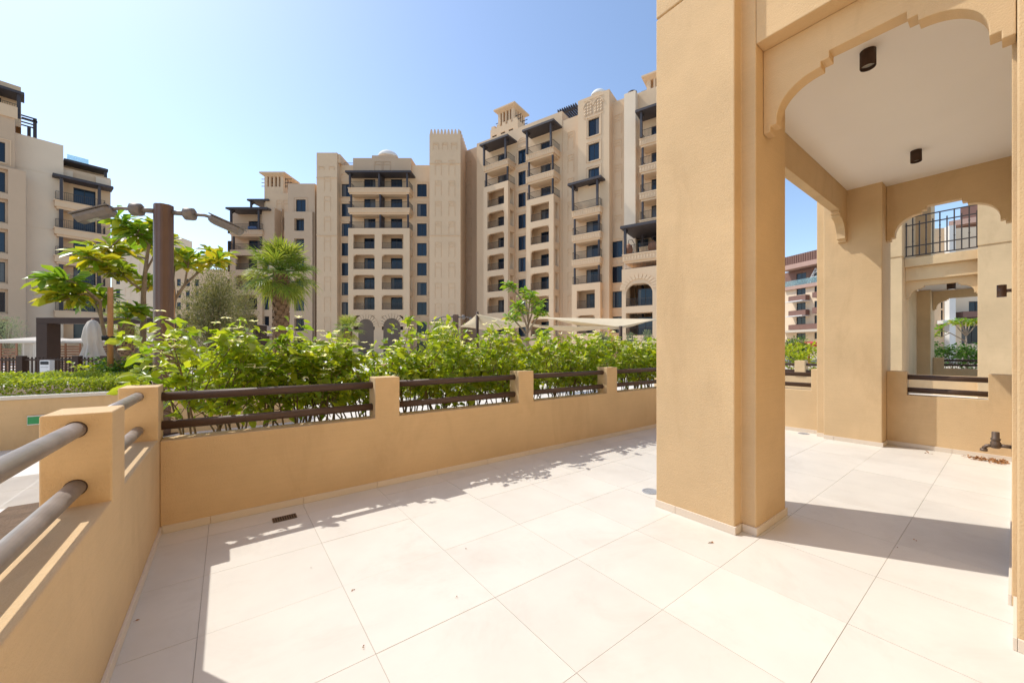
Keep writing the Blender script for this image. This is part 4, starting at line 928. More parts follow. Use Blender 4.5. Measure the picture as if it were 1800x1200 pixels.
# lamp post with two floodlight heads
def lamp(px, d, ztop, s, lab, simple=False):
    X_, Y_ = at(px, d); o = thing('street_lamp', lab, 'street lamp', (X_, Y_, 0), -YAW, group='brown garden lamp posts')
    r = .125*s; prof = []
    mb = MB(); pts = []
    for k in range(40):
        a = 2*math.pi*k/40; rr = r*(1-.05*(1 if (k % 5) < 2 else 0)); pts.append((rr*math.cos(a), rr*math.sin(a)*.85))
    mb.prism(pts, 'z', 0, ztop); mb.build('post', M['lampbrown'], o, .003)
    MB().box(-r*1.5, r*1.5, -r*1.5, r*1.5, 0, .02).build('base_plate', M['brown'], o)
    za = ztop-.10*s
    for sx in (-1, 1):
        ay = -.28*s if sx < 0 else .28*s
        def P(t, z): return (sx*t*s, ay*t/.9, za+z*s)
        arm = MB().tube([P(.1, 0), P(.30, 0.0)], .036*s, 14).tube([P(.30, 0), P(.50, .0), P(.62, -.04)], .024*s, 12).build('arm', M['lampgrey'], o)
        MB().tube([P(.25, 0), P(.27, 0), P(.36, 0), P(.375, 0)], [.085*s, .098*s, .098*s, .085*s], 8).build('junction', M['lampgrey'], arm)
        d0 = Vector(P(.58, -.02)); d1 = Vector(P(.98, -.20)); ax_ = (d1-d0).normalized(); side = ax_.cross(Vector((0,0,1))).normalized(); up = side.cross(ax_)
        if up.z < 0: up = -up
        hd = MB(); sect = [(-.105,.012),(-.105,-.03),(-.06,-.085),(.06,-.085),(.105,-.03),(.105,.012),(.085,.026),(-.085,.026)]
        ring = []
        for e, (tt, sc) in enumerate(((0, .72), (.05, 1), (.42, 1), (.44, .9))):
            for a, b in sect: hd.v.append(tuple(d0 + ax_*tt*s + side*a*s*sc + up*b*s*sc))
        m_ = len(sect)
        for e in range(3):
            for k in range(m_): hd.f.append((e*m_+k, e*m_+(k+1) % m_, (e+1)*m_+(k+1) % m_, (e+1)*m_+k)); hd.sm.append(False)
        hd.f += [tuple(reversed(range(m_))), tuple(3*m_+k for k in range(m_))]; hd.sm += [False, False]
        hd = hd.build('lamp_head', M['lampgrey'], o)
        if not simple:
            lid = MB()
            for a in (-.12, .12):
                for tt in (.0, .46):
                    for b in (.027, .042): lid.v.append(tuple(d0 + ax_*tt*s + side*a*s + up*b*s))
            lid.f = [(0,1,3,2),(4,6,7,5),(0,4,5,1),(2,3,7,6),(1,5,7,3),(0,2,6,4)]; lid.sm = [False]*6; lid.build('lid', M['lampgrey'], hd)
            ln = MB(); c0 = d0+ax_*.27*s-up*.0865*s; ln.quad(*[tuple(c0+side*a*s+ax_*b*s) for a, b in ((-.045,-.07),(.045,-.07),(.045,.07),(-.045,.07))]).build('lens', M['lamp_lens'], hd)
    return o
lamp(287.5, 5.9, zat(361, 5.9), 1.0, 'tall brown lamp post with two grey floodlight heads behind the corner post')
lamp(801, 27, zat(553, 27), 1.6, 'small distant brown lamp post rising from the hedge left of the shade sails', True)
# pergola frame, fence, cabanas, umbrella, box: the pool area at the left
d_ = 13.0
X_, Y_ = at(63, d_); pf = thing('pergola_frame', 'heavy dark brown pergola frame over the pool terrace at the left', 'pergola', (X_, Y_, 0), -YAW)
hp_ = zat(558, d_); MB().box(0,.38,0,.38,0,hp_-.20).build('post', M['brown'], pf, .01); MB().box(4.4,4.78,4,4.38,0,hp_-.20).build('post', M['brown'], pf, .01); MB().box(4.4,4.78,0,.38,0,hp_-.20).build('post', M['brown'], pf, .01)
MB().box(0,4.78,-.002,.38,hp_-.199,hp_).build('beam', M['brown'], pf, .01); MB().box(4.402,4.778,.381,4.38,hp_-.199,hp_-.002).build('beam', M['brown'], pf, .01)
d_ = 11.2
X_, Y_ = at(-60, d_); fe = thing('pool_fence', 'dark brown slatted pool fence behind the groundcover', 'fence', (X_, Y_, 0), -YAW)
Lf = (190+60)/FPX*d_; hf = zat(630, d_)
for z in (.15, hf-.06): MB().box(0, Lf, -.02, .02, z, z+.05).build('rail', M['brown'], fe)
pick = MB().box(-.014, .014, -.012, .012, .1, hf+.04).mesh('picket', M['brown'])
for k in range(int(Lf/.11)): link('picket', pick, fe, (k*.11, .045, 0))
for px_ in (-30, 38, 136, 185): MB().box((px_+60)/FPX*d_-.09, (px_+60)/FPX*d_+.09, -.06, .06, 0, hf+.08).build('post', M['brown'], fe)
X_, Y_ = at(83, 10.9); bx_ = thing('control_box', 'white metal box with a dark display standing in front of the pool fence', 'box', (X_, Y_, 0), -YAW)
z0, z1 = zat(651, 10.9), zat(633, 10.9); MB().box(-.14,.14,-.06,.06,z0-.15,z1).build('case', M['white'], bx_, .006); MB().box(-.115,.115,-.066,-.0605,z1-.12,z1-.03).build('display', M['black'], bx_); MB().box(-.11,.11,-.064,-.0605,z1-.20,z1-.19).build('seam', M['lampgrey'], bx_)
MB().box(-.05,.05,-.04,.04,0,z0-.15).build('leg', M['lampgrey'], bx_)
def cabana(px, d, w_, lab, open_=True):
    X_, Y_ = at(px, d); c = thing('cabana', lab, 'cabana', (X_, Y_, 0), -YAW, group='timber and canvas cabanas by the pool')
    h = zat(598, d)
    for x in (0, w_):
        for y in (0, 2.4): MB().box(x-.06, x+.06, y-.06, y+.06, 0, h-.12).build('post', M['canvas'], c)
    MB().box(-.12, w_+.12, -.12, 2.5, h-.12, h-.02).build('roof_frame', M['canvas'], c)
    mb = MB(); mb.v = [(-.12,-.12,h-.02),(w_+.12,-.12,h-.02),(w_+.12,2.5,h-.02),(-.12,2.5,h-.02),(w_*.5,1.2,h+.22)]; mb.f = [(0,1,4),(1,2,4),(2,3,4),(3,0,4)]; mb.sm = [False]*4; mb.build('canopy', M['canvas'], c)
    sl = MB().box(0, w_*.62, -.015, .015, -.035, .035).mesh('slat', M['woodred'])
    for k in range(int((h-.35)/.125)): link('slat', sl, c, (.1, -.1, .18+k*.125))
    for q in (.1, .1+w_*.31, .1+w_*.62): MB().box(q-.04, q+.04, -.145, -.117, .1, h-.15).build('upright', M['woodred'], c)
    cu = MB(); n = 14
    for k in range(n):
        a0, a1 = w_*.7+k*w_*.28/n, w_*.7+(k+1)*w_*.28/n; y0 = -.02+.05*math.sin(k*1.9); y1 = -.02+.05*math.sin((k+1)*1.9)
        cu.quad((a0,y0,.1),(a1,y1,.1),(a1,y1,h-.14),(a0,y0,h-.14))
    cu.build('curtain', M['canvas'], c); MB().quad((0,2.35,.1),(w_,2.35,.1),(w_,2.35,h-.14),(0,2.35,h-.14)).build('back_curtain', M['canvas'], c)
cabana(-24, 18, 2.4, 'cream canvas cabana with timber slat screen at the far left edge'); cabana(92, 19, 2.3, 'cream canvas cabana with timber slat screen right of the dark pergola post'); cabana(172, 21, 1.9, 'cream canvas cabana with slat screen behind the timber stake')
X_, Y_ = at(163, 11.8); um = thing('parasol', 'closed beige parasol standing by the pool fence', 'parasol', (X_, Y_, 0))
hu = zat(562, 11.8); MB().tube([(0,0,0),(0,0,hu+.04)], .028, 10).build('pole', M['woodred'], um)
mb = MB(); seg = 28; prof = [(.03, hu), (.11, hu-.06), (.17, hu-.25), (.20, hu-.55), (.16, hu-.75), (.22, hu-1.0), (.29, hu-1.28)]
for r, z in prof:
    for k in range(seg): a = 2*math.pi*k/seg; rr = r*(1+.22*math.sin(7*a+z*1.5)*min(1, (hu-z)*2)); mb.v.append((rr*math.cos(a), rr*math.sin(a), z+.05*math.sin(3*a)*(hu-z)))
for i in range(len(prof)-1):
    for k in range(seg): a = i*seg+k; b = i*seg+(k+1) % seg; mb.f.append((a, b, b+seg, a+seg)); mb.sm.append(True)
mb.build('canopy', M['canvas'], um); MB().lathe([(.35,0),(.35,.08),(.06,.1)], seg=20).build('base', M['lampgrey'], um)
# shade sails on dark posts
def sail(corners, lab, sag):
    P = [np.array([*at(px, d), zat(py, d)]) for px, py, d in corners]; n = 10; mb = MB()
    idx = {}
    for i in range(n+1):
        for j in range(n+1-i):
            u, v = i/n, j/n; w3 = 1-u-v; p = P[0]*w3+P[1]*u+P[2]*v; k = 27*u*v*w3
            e = 4*(u*v+v*w3+w3*u)/1.33; c = (P[0]+P[1]+P[2])/3; p = p+(c-p)*(.10*e*(1-k)); p = p-np.array([0,0,sag*k]); idx[i, j] = len(mb.v); mb.v.append(tuple(p))
    for i in range(n):
        for j in range(n-i):
            mb.f.append((idx[i,j], idx[i+1,j], idx[i,j+1])); mb.sm.append(True)
            if i+j < n-1: mb.f.append((idx[i+1,j], idx[i+1,j+1], idx[i,j+1])); mb.sm.append(True)
    o = mb.build('shade_sail', M['sail']); s_ = o.modifiers.new('Solid', 'SOLIDIFY'); s_.thickness = .02
    tag(o, lab, 'shade sail', 'cream shade sails')
sail([(945, 558, 26), (1165, 561, 24), (1091, 575, 20)], 'upper cream triangular shade sail stretched towards the right', .5)
sail([(838, 552, 24), (960, 573, 21), (806, 575, 27)], 'cream shade sail with a raised left peak behind the plumeria', .4)
sail([(905, 570, 23), (1091, 576, 20.2), (1010, 579, 24)], 'lowest thin cream shade sail left of the dark sail post', .2)
for px, py, d, lab in ((1091, 574, 20.1, 'dark post holding the right corner of the shade sails'), (839, 549, 24.1, 'grey post holding the raised left peak of the shade sail')):
    X_, Y_ = at(px, d); o = MB().tube([(0,0,0),(0,0,zat(py-1, d))], [.11, .09], 14).lathe([(.22,0),(.22,.03)], seg=16).build('sail_post', M['brown']); o.location = (X_, Y_, 0); tag(o, lab, 'post', 'shade sail posts')
# tiled roof of a kiosk behind the olive tree
X_, Y_ = at(455, 24); ki = thing('garden_kiosk', 'brown shingle roofed kiosk between the olive tree and the palm', 'kiosk', (X_, Y_, 0), -YAW)
zk = zat(592, 24); mb = MB(); mb.v = [(-1.9,-1.9,zk),(1.9,-1.9,zk),(1.9,1.9,zk),(-1.9,1.9,zk),(-.9,0,zk+.75),(.4,0,zk+.75)]; mb.f = [(0,1,5,4),(1,2,5),(2,3,4,5),(3,0,4)]; mb.sm = [False]*4; mb.build('roof', M['rooftile'], ki)
for sx in (-1.6, 1.6):
    for sy in (-1.6, 1.6): MB().box(sx-.1, sx+.1, sy-.1, sy+.1, 0, zk).build('post', M['brown'], ki)
X_, Y_ = at(1432, 30); o = MB().box(-1.2,1.2,-1,1,zat(609,30)-.0,zat(604,30)).prism([(-1.2,zat(604,30)),(1.2,zat(604,30)),(0,zat(602,30)+.1)],'y',-1,1).box(-1.1,-1.0,-.9,-.8,0,zat(609,30)).box(1.0,1.1,-.9,-.8,0,zat(609,30)).build('awning', M['redcloth']); o.location = (X_, Y_, 0); o.rotation_euler = (0,0,-YAW); tag(o, 'bright red awning roof just above the hedge between the pillars', 'awning')

# ================================================================== PLANTS
def shrub(x, y, h, lab, seed, n=620, mat_='leaf', rx_=.40, ry=.36, fl=14, leaf=.088, zlo=.55, group='flowering shrubs behind the far parapet', z0=0, cat='shrub', name='flowering_shrub', cards=False):
    rng = np.random.default_rng(seed); o = thing(name, lab, cat, (x, y, z0), 0, group)
    tips = []; mb = MB()
    for k in range(7):
        a = rng.uniform(0, 2*math.pi); r0 = rng.uniform(.01, .08); e = np.array([rng.uniform(-.75, .75)*rx_, rng.uniform(-.75, .75)*ry, h*rng.uniform(.62, .88)])
        b = np.array([r0*math.cos(a), r0*math.sin(a), -.02]); m1 = b*.6+e*.4+np.array([rng.normal(0, .03), rng.normal(0, .03), .05]); m2 = b*.3+e*.7+np.array([rng.normal(0, .03), rng.normal(0, .03), .05])
        mb.tube([b, m1, m2, e], [.011, .009, .007, .004], 5); tips.append(e)
        for q in range(4):
            s_ = m1+(e-m1)*rng.uniform(.35, .95); t_ = s_+np.array([rng.normal(0, .5)*rx_, rng.normal(0, .5)*ry, rng.uniform(.06, .3)*h*.6]); t_[2] = np.clip(t_[2], h*rng.uniform(zlo, zlo+.12), h*rng.uniform(.9, 1.02)); t_[1] = max(t_[1], -.85*ry-.02); t_[0] = np.clip(t_[0], -rx_, rx_); mb.tube([s_, (s_+t_)/2+rng.normal(0, .015, 3), t_], [.0055, .004, .0025], 4, False); tips.append(t_)
    if fl > 20:
        for k in range(6):                                          # tall loose shoots leaning out over the wall
            b = np.array([rng.normal(0, .1), rng.normal(0, .08), h*.55]); e = np.array([rng.uniform(-1, 1)*rx_, rng.uniform(-1.05, .3)*ry, h*rng.uniform(.90, 1.03)])
            mb.tube([b, (b+e)/2+rng.normal(0, .03, 3), e], [.006, .004, .0025], 4, False); tips += [e, e*.8+b*.2]
    mb.build('stems', M['stem'], o)
    tips = np.array(tips); nt_ = len(tips); per = n//(nt_*2)
    # leaves in whorls along the twig ends, a share spread through the crown
    P = []; D = []
    for t_ in tips:
        for q in range(per+3):
            P.append(t_+rng.normal(0, .045, 3)*np.array([1,1,1.2])); d = rng.normal(0, 1, 3); d[2] = d[2]*.5+.15; D.append(d)
    m_ = max(10, n-len(P)); u = rng.normal(0, 1, (m_, 3)); u /= np.linalg.norm(u, axis=1, keepdims=True); u *= rng.uniform(.35, 1, (m_, 1))**.5
    cz = (zlo+1)/2*h; C = u*np.array([rx_*1.1, ry*1.05, (1-zlo)/2*h*1.02])+np.array([0, 0, cz]); P = np.vstack([np.array(P), C])
    d2 = u+rng.normal(0, .8, (m_, 3)); d2[:, 2] = d2[:, 2]*.5; D = np.vstack([np.array(D), d2])
    L_ = leaf*rng.uniform(.55, 1.3, len(P)); foliage('leaves', P, D, L_, L_*.5, M[mat_], o, rng=rng, droop=.22, roll=.7, card=cards)
    if fl:
        ti = tips[np.argsort(-tips[:, 2])][:max(6, nt_*2//3)]
        pf_ = []; df = []
        for q in range(fl):
            c = ti[rng.integers(len(ti))]+rng.normal(0, .04, 3)+np.array([0, 0, .07]); a0 = rng.uniform(0, 6.28); tilt = rng.normal(0, .35, 3)
            for k in range(5): a = a0+k*1.2566; pf_.append(c); df.append(np.array([math.cos(a), math.sin(a), .25])+tilt)
        foliage('flowers', np.array(pf_), np.array(df), np.full(len(pf_), .044), np.full(len(pf_), .017), M['petal'], o, rng=rng, roll=.1)['kind'] = 'stuff'
    return o
rs = random.Random(5)
xsh = [-.22, .14, .5, .82, 1.2, 1.62, 2.02, 2.42, 2.85, 3.28, 3.72, 4.18, 4.62, 5.1, 5.6, 6.1, 6.6, 7.1]
for k, x in enumerate(xsh):
    h = .96*[1.55,1.38,1.50,1.40,1.33,1.68,1.36,1.46,1.60,1.42,1.52,1.56,1.40,1.53,1.46,1.48,1.5,1.45][k]
    shrub(x+rs.uniform(-.06, .06), 4.42+rs.uniform(-.14, .12), h, f'{ORD[k]} white-flowered green shrub behind the far parapet, counted from the corner post', 100+k, n=600, leaf=[.108,.10,.096][k % 3], zlo=.47, fl=44)
for k in range(13):
    x = .1+k*.58+rs.uniform(-.1, .1)
    shrub(x, 5.05+rs.uniform(-.1, .1), 1.22+rs.uniform(-.08, .1), f'{ORD[k]} lime-green shrub in the row behind the flowering hedge, counted from the corner post', 200+k, n=460, mat_='leaf_lime', fl=3, leaf=.078, zlo=.58, group='lime shrubs behind the flowering hedge', name='lime_shrub')
for k in range(7):
    X_ = 4.2+k*1.25; shrub(X_, 10.4+rs.uniform(-.2, .2), 1.25, f'{ORD[k]} shrub of the further hedge on the right, counted from the left', 300+k, n=650, mat_='leaf', rx_=.75, ry=.5, fl=4, leaf=.10, zlo=.2, group='further hedge beyond the path', name='hedge_shrub', cards=True)
for k in range(6):
    yy = 3.0+k*.8; shrub(12.2, yy, 1.6, f'{ORD[k]} hedge shrub beyond the end parapet, counted from the far pillar', 330+k, n=600, mat_='leaf_lime', rx_=.55, ry=.5, fl=6, leaf=.10, zlo=.25, group='hedge between the pillars', name='hedge_shrub')
for k in range(4):
    shrub(22.0, .3+k*.6, 1.55, f'{ORD[k]} dark green hedge shrub seen through the neighbouring arch, counted from the right', 350+k, n=800, mat_='leaf_dark', rx_=.5, ry=.45, fl=0, leaf=.12, zlo=.15, group='hedge behind the neighbouring portico', name='hedge_shrub', cards=True)
# dark and lime bushes in the planter behind the corner post
for k, (px, d, h, mt) in enumerate(((205, 7.3, .62, 'leaf_dark'), (238, 7.0, .55, 'leaf_dark'), (268, 7.2, .6, 'leaf_lime'), (330, 7.0, .62, 'leaf_lime'), (375, 7.2, .66, 'leaf_lime'), (425, 7.6, .62, 'leaf_lime'), (470, 7.9, .58, 'leaf_lime'), (190, 6.9, .5, 'leaf_lime'))):
    X_, Y_ = at(px, d); shrub(X_, Y_, h, f'{ORD[k]} low leafy bush in the planter near the lamp post, {"dark green" if mt=="leaf_dark" else "yellow-green"}', 400+k, n=520, mat_=mt, rx_=.36, ry=.34, fl=0, leaf=.075, zlo=.1, group='low bushes in the planter', z0=.56, name='low_bush')
# groundcover in the planter: one mass nobody could count
rng = np.random.default_rng(77); n = 38000
P = np.stack([rng.uniform(-7.2, -.95, n), PY+.18+rng.uniform(0, 1, n)*2.3, np.zeros(n)], 1)
P[:, 2] = .60+.30*np.clip((P[:, 1]-PY-.10)*6, 0, 1)**.5*(.9+.12*np.sin(P[:, 0]*3.1)*np.sin(P[:, 1]*4.3)+.06*np.sin(P[:, 0]*11+P[:, 1]*7))*rng.uniform(.78, 1.06, n)
P[:7000, 1] = PY+.14+rng.uniform(0, .2, 7000); P[:7000, 2] = rng.uniform(.67, .88, 7000)
D = rdir(rng, n); D[:, 2] = np.abs(D[:, 2])*.7
o = foliage('groundcover', P, D, rng.uniform(.03, .06, n), rng.uniform(.018, .03, n), M['leaf_cover'], None, card=True, rng=rng); tag(o, 'bright green mass of groundcover filling the planter at the left', 'groundcover', kind='stuff')
# plumeria trees
def plumeria(px, d, z0, limbs, lab, seed, leafn=17, leaf=.33, ylw=.35):
    """limbs: polylines of (px, py, depth offset) ending in leaf clusters"""
    X_, Y_ = at(px, d); rng = np.random.default_rng(seed); o = thing('plumeria_tree', lab, 'tree', (X_, Y_, z0), 0, 'plumeria trees')
    mb = MB(); P = []; D = []; T = []
    base = Vector((X_, Y_, z0))
    for pl in limbs:
        pts = [Vector((*at(a, d+c), zat(b, d+c)))-base for a, b, c, *_ in pl[0]]; r0, r1 = pl[1]*.68, pl[2]*.62
        mb.tube(pts, [r0+(r1-r0)*i/(len(pts)-1) for i in range(len(pts))], 9)
        if pl[3]:
            e0 = pts[-1]; ax0 = (pts[-1]-pts[-2]).normalized(); yl = pl[4] if len(pl) > 4 else ylw
            ends = [(e0, ax0)]
            for q in range(2):
                av = (ax0+Vector(rng.normal(0, .75, 3))).normalized(); av.z = abs(av.z)*.6+.1; e2 = e0-ax0*.05+av*rng.uniform(.55, .95)*leaf; mb.tube([e0-ax0*.05, (e0+e2)/2+Vector((0,0,-.02)), e2], [r1, r1*.9, r1*.8], 7); ends.append((e2, av))
            for q in range(leafn*3):
                e, ax_ = ends[q % 3]
                a = q*2.4+rng.uniform(-.3, .3); el = rng.uniform(-.55, .95); dv = Vector((math.cos(a)*math.cos(el), math.sin(a)*math.cos(el), math.sin(el)))+ax_*.35
                P.append(np.array(e)-np.array(ax_)*rng.uniform(0, .14)); D.append(np.array(dv)); low = el < .1
                T.append(np.clip(rng.normal(yl*.55+(.12 if low else -.15), .25), 0, 1))
    mb.build('trunk', M['bark'], o); P = np.array(P); D = np.array(D); L_ = leaf*rng.uniform(.6, 1.15, len(P))
    foliage('leaves', P, D, L_, L_*.36, M['leaf_plum'], o, tone=np.array(T), rng=rng, droop=.25, roll=.35, tpl=LEAFO)
    return o
plumeria(215, 7.0, .56, [
    ([(216,652,0),(205,625,0),(184,590,-.1),(178,560,-.15),(176,530,-.2),(165,520,-.3)], .055, .028, False),
    ([(176,530,-.2),(150,515,-.35),(128,522,-.45)], .03, .02, True, .55), ([(165,520,-.3),(140,500,-.4),(118,492,-.5)], .028, .02, True, .0), ([(178,560,-.15),(170,540,.1),(160,528,.3)], .026, .02, True, .0), ([(168,535,-.1),(178,528,.2),(185,520,.4)], .026, .02, True, .05), ([(130,522,-.4),(112,528,-.5),(97,522,-.5)], .022, .018, True, .7),
    ([(198,620,0),(205,595,.1),(218,570,.2),(228,552,.2)], .03, .02, True, .2)], 'yellow-green plumeria tree with a bent trunk left of the lamp post', 11, 17)
plumeria(252, 7.6, .56, [
    ([(250,650,0),(251,600,0),(252,560,0),(252,520,0),(255,480,0),(258,455,0)], .085, .045, False),
    ([(258,455,0),(262,430,0),(250,412,-.1),(236,415,-.2)], .042, .024, True, .1), ([(250,412,-.1),(232,400,-.2),(222,402,-.3)], .03, .022, True, .05), ([(250,510,0),(228,495,-.2),(212,478,-.3)], .036, .024, True, .55), ([(212,478,-.3),(190,480,-.4),(175,472,-.4)], .026, .02, True, .6), ([(212,478,-.3),(185,460,-.5),(165,455,-.6)], .026, .02, True, .65),
    ([(228,495,-.2),(218,470,.1),(200,455,.2)], .026, .02, True, .7), ([(258,455,0),(240,450,.3),(220,440,.4)], .028, .02, True, .6), ([(255,480,0),(268,455,.1),(278,430,.2)], .03, .02, True, .6), ([(252,515,0),(262,505,.2),(275,500,.4)], .028, .02, True, .6), ([(262,430,0),(270,415,0),(268,405,.1)], .028, .02, True, .55), ([(232,400,-.2),(205,425,-.1),(188,440,0)], .024, .018, True, .75)], 'tall plumeria tree with yellowing leaves directly behind the lamp post', 12, 18)
plumeria(300, 7.9, .56, [
    ([(300,650,0),(301,600,0),(302,560,0),(308,525,0),(325,500,0),(345,482,0)], .06, .034, False),
    ([(345,482,0),(362,468,0),(376,462,0)], .03, .02, True, .8), ([(345,482,0),(352,465,.2),(345,455,.3)], .028, .02, True, .25), ([(325,500,0),(328,480,-.2),(332,462,-.2)], .028, .02, True, .55), ([(308,525,0),(305,490,.2),(308,462,.3)], .028, .02, True, .5), ([(362,468,0),(372,450,.2),(380,448,.3)], .024, .018, True, .7), ([(332,462,-.2),(322,455,0),(314,452,.1)], .024, .018, True, .45)], 'plumeria tree with a curved pale branch right of the lamp post', 13)
for px, py0, py1, d, lab in ((194, 505, 650, 6.8, 'orange timber stake tied to the bent plumeria trunk'), (303, 508, 650, 7.75, 'orange timber stake right behind the lamp post')):
    X_, Y_ = at(px, d); o = thing('tree_stake', lab, 'stake', (X_, Y_, .5), group='timber tree stakes'); zt = zat(py0, d)-.5
    MB().tube([(0,0,0),(0,0,zt-.01),(0,0,zt)], [.04,.038,.033], 14).build('pole', M['stake'], o); zz = zat(594 if px < 250 else 563, d)-.5; MB().tube([(-.1,0,zz),(.06,0,zz)], .045, 12).build('tie', M['black'], o)
plumeria(928, 12.0, 0, [([(928,650,0),(928,610,0),(926,590,0),(928,570,0)], .09, .06, False)] + [([(928,590-6*k,0),(928+dx*.5,575-9*k,dd_*.5),(928+dx,560-9*k,dd_)], .05, .03, True, .15) for k, (dx, dd_) in enumerate(((-26,.2),(22,-.2),(-16,-.4),(16,.4),(4,0),(-6,.5),(-30,.0)))] + [([(926,600,0),(905,590,0),(897,585,.1)], .04, .03, True, .1), ([(926,600,0),(945,592,0),(950,588,.1)], .04, .03, True, .1)], 'dark green plumeria tree in front of the shade sails', 14, 14, .30)
plumeria(1697, 26, 0, [([(1700,650,0),(1698,620,0),(1698,590,0)], .12, .08, False)] + [([(1698,590,0),(1698+dx*.5,580,0),(1698+dx,566+abs(dx)*.05,dd_)], .06, .04, True, .1) for dx, dd_ in ((-22,.3),(-8,-.3),(8,.2),(20,0),(0,.5))] + [([(1698,600,0),(1670,585,0),(1652,580,0)], .05, .035, True, .15), ([(1670,585,0),(1655,592,.2),(1645,590,.3)], .04, .03, True, .2)], 'plumeria tree beside a stake seen through the neighbouring arch', 15, 10, .45)
# small-leaved trees and shrubs
def fine_tree(px, d, pyt, wpx, lab, seed, mat_='leaf_olive', n=9000, leaf=.075, z0=0, zlow=.2, name='olive_tree', cat='tree', lean=0, group=None):
    X_, Y_ = at(px, d); H_ = zat(pyt, d)-z0; W_ = wpx*d/FPX/2; rng = np.random.default_rng(seed); o = thing(name, lab, cat, (X_, Y_, z0), -YAW, group)
    mb = MB(); mb.tube([(0,0,0),(.03*W_,0,H_*.25),(lean*.4,0,H_*.5)], [.06*W_+.02, .05*W_+.015, .03*W_+.01], 9); C = []
    for k in range(26):
        a = rng.uniform(0, 6.28); r = W_*rng.uniform(.15, .82); z = H_*rng.uniform(zlow+.1, .9); sh = math.sqrt(max(.05, 1-((z/H_-.5)/.55)**2)); e = Vector((r*sh*math.cos(a)+lean*z/H_, r*sh*math.sin(a), z))
        s_ = Vector((0, 0, H_*rng.uniform(.12, .45))); mb.tube([s_, (s_+e)/2+Vector((0,0,.06*H_)), e], [.02*W_+.006, .012*W_+.004, .004], 5, False); C.append(e)
    mb.build('trunk', M['bark'], o); C = np.array([tuple(c) for c in C]); ci = rng.integers(len(C), size=n)
    off = rng.normal(0, 1, (n, 3))*np.array([.17*W_, .17*W_, .10*H_]); P = C[ci]+off; P[:, 2] = np.clip(P[:, 2], H_*zlow*.5, H_*1.04)
    D = off/ (np.linalg.norm(off, axis=1, keepdims=True)+1e-6)+rng.normal(0, .5, (n, 3)); D[:, 2] += .35
    foliage('leaves', P, D, leaf*rng.uniform(.6, 1.2, n), leaf*.22*rng.uniform(.8, 1.2, n), M[mat_], o, card=True, rng=rng); return o
fine_tree(376, 11, 483, 118, 'rounded grey-green olive tree between the lamp post and the palm', 21, n=13000, zlow=.15, leaf=.085)
fine_tree(425, 13, 500, 60, 'smaller olive tree partly hidden behind the rounded one', 22, n=5000, zlow=.2, leaf=.085)
for k, (px, d, pyt, w_, lab) in enumerate(((12, 20, 562, 70, 'silvery shrub behind the cabanas at the left edge'), (775, 16, 568, 34, 'silvery shrub left of the small distant lamp post'), (1137, 15, 586, 26, 'silvery rounded shrub at the right end of the hedge'), (1108, 17, 590, 24, 'silvery shrub just right of the dark sail post'), (1062, 17, 588, 22, 'silvery shrub left of the dark sail post'))):
    fine_tree(px, d, pyt, w_, lab, 30+k, 'leaf_silver', 3200, .10, name='silver_shrub', cat='shrub', group='silvery shrubs')
fine_tree(1408, 24, 594, 34, 'dark round bush in front of the red-brown building', 40, 'leaf_dark', 3000, .14, name='dark_bush', cat='shrub'); fine_tree(1388, 26, 598, 22, 'dark small bush left of the round bush between the pillars', 41, 'leaf_dark', 1800, .14, name='dark_bush', cat='shrub')
fine_tree(780, 13, 575, 70, 'leafy green bush beside the small distant lamp post', 42, 'leaf', 2500, .16, name='green_bush', cat='shrub')
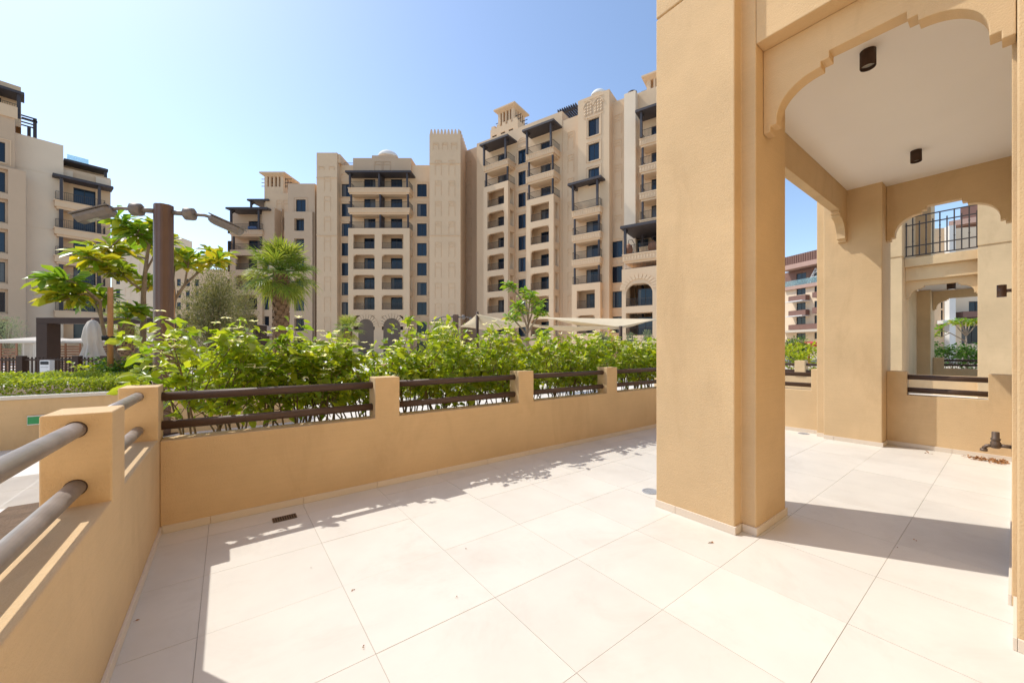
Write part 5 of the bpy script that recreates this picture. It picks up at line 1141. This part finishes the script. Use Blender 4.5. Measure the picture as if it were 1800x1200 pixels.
# fan palms
def palm(px, d, pyc, rad, pyt, lab, seed, nf=42, seg=22, trunk=.27, z0=0):
    X_, Y_ = at(px, d); rng = np.random.default_rng(seed); o = thing('fan_palm', lab, 'palm tree', (X_, Y_, z0), 0, 'fan palms'); hc = zat(pyc, d)-z0
    mb = MB(); pts = []; rr = []
    for k in range(26): z = hc*k/25; pts.append((.02*math.sin(k*.5), .02*math.cos(k*.4), z)); rr.append(trunk*(1.0+.05*(k % 2))*(1.08-.12*k/25))
    mb.tube(pts, rr, 18).build('trunk', M['palmbark'], o)
    bt = MB(); nb_ = 170                                           # old leaf bases: criss-cross boots
    for k in range(nb_):
        z = hc*(.02+.97*k/nb_); a = k*2.399; r = trunk*(1.03-.1*z/hc); c = Vector((r*math.cos(a), r*math.sin(a), z)); t_ = Vector((-math.sin(a), math.cos(a), 0)); u = Vector((math.cos(a)*.22, math.sin(a)*.22, 1)).normalized(); ou = Vector((math.cos(a), math.sin(a), 0))
        w_ = trunk*.42; hh = trunk*.6; i = len(bt.v); bt.v += [tuple(c-t_*w_), tuple(c+t_*w_), tuple(c+t_*w_*.55+u*hh+ou*.012), tuple(c-t_*w_*.55+u*hh+ou*.012), tuple(c-t_*w_+ou*.03), tuple(c+t_*w_+ou*.03)]
        bt.f += [(i+4, i+5, i+2, i+3), (i, i+4, i+3), (i+1, i+2, i+5), (i, i+1, i+5, i+4)]; bt.sm += [False]*4
    bt.build('leaf_bases', M['palmbark'], o)
    V = []; F = []; T = []; pet = MB()
    for k in range(nf):
        f_ = (k+.5)/nf; el = R_(82-150*f_**1.0+rng.uniform(-16, 16)); a = k*2.399+rng.uniform(-.25, .25)
        dv = Vector((math.cos(a)*math.cos(el), math.sin(a)*math.cos(el), math.sin(el))); pl = rad*rng.uniform(.36, .56); b0 = Vector((0, 0, hc)); hub = b0+dv*pl+Vector((0,0,-.03*pl))
        pet.tube([b0+dv*trunk*.4, (b0+hub)/2+Vector((0,0,.03)), hub], [.022*rad, .014*rad, .009*rad], 5, False)
        side = dv.cross(Vector((0,0,1))).normalized(); up = side.cross(dv).normalized(); LL = rad*rng.uniform(.52, .68); tone = np.clip(rng.normal(.22+.55*max(0, f_-.72)*2+.12*(el > .8), .12), 0, 1)
        for q in range(seg):
            th = R_(-105+210*q/(seg-1)); l_ = LL*(1-.30*(abs(th)/R_(118))**2); r_ = (dv*math.cos(th)+side*math.sin(th)+up*rng.normal(.06, .09)).normalized(); sd_ = r_.cross(up).normalized()
            w1 = LL*rng.uniform(.018, .030); dr_ = rng.uniform(.03, .26)*(1.5 if el < -.3 else 1); i = len(V)
            p0 = hub; p1 = hub+r_*l_*.5+up*.05*l_; p2 = hub+r_*l_*.8-Vector((0,0,dr_*.35*l_)); p3 = hub+r_*l_*.96-Vector((0,0,dr_*1.1*l_))
            V += [p0-sd_*.004, p0+sd_*.004, p1-sd_*w1, p1+sd_*w1, p1+up*.02*l_, p2-sd_*w1*.55, p2+sd_*w1*.55, p3]
            F += [(i, i+4, i+2), (i, i+1, i+4), (i+1, i+3, i+4), (i+2, i+4, i+5), (i+4, i+6, i+5), (i+4, i+3, i+6), (i+5, i+6, i+7)]; T += [tone+rng.normal(0, .16)]*8
    pet.build('leaf_stalks', M['leaf_palm'], o)
    me = bpy.data.meshes.new('fronds'); me.from_pydata([tuple(v) for v in V], [], F); at_ = me.attributes.new('tone', 'FLOAT', 'POINT'); at_.data.foreach_set('value', np.clip(np.array(T), 0, 1).astype(np.float32)); me.materials.append(M['leaf_palm']); me.update(); link('fronds', me, o)
    return o
palm(494, 15, 478, 1.42, 402, 'large fan palm with shaggy trunk in front of the beige block', 51, 46, 30, .25)
palm(612, 19, 578, .85, 540, 'small fan palm above the hedge right of the large palm', 52, 26, 18, .16)
palm(222, 15, 565, .9, 530, 'small fan palm half hidden behind the plumeria leaves', 53, 24, 18, .2)
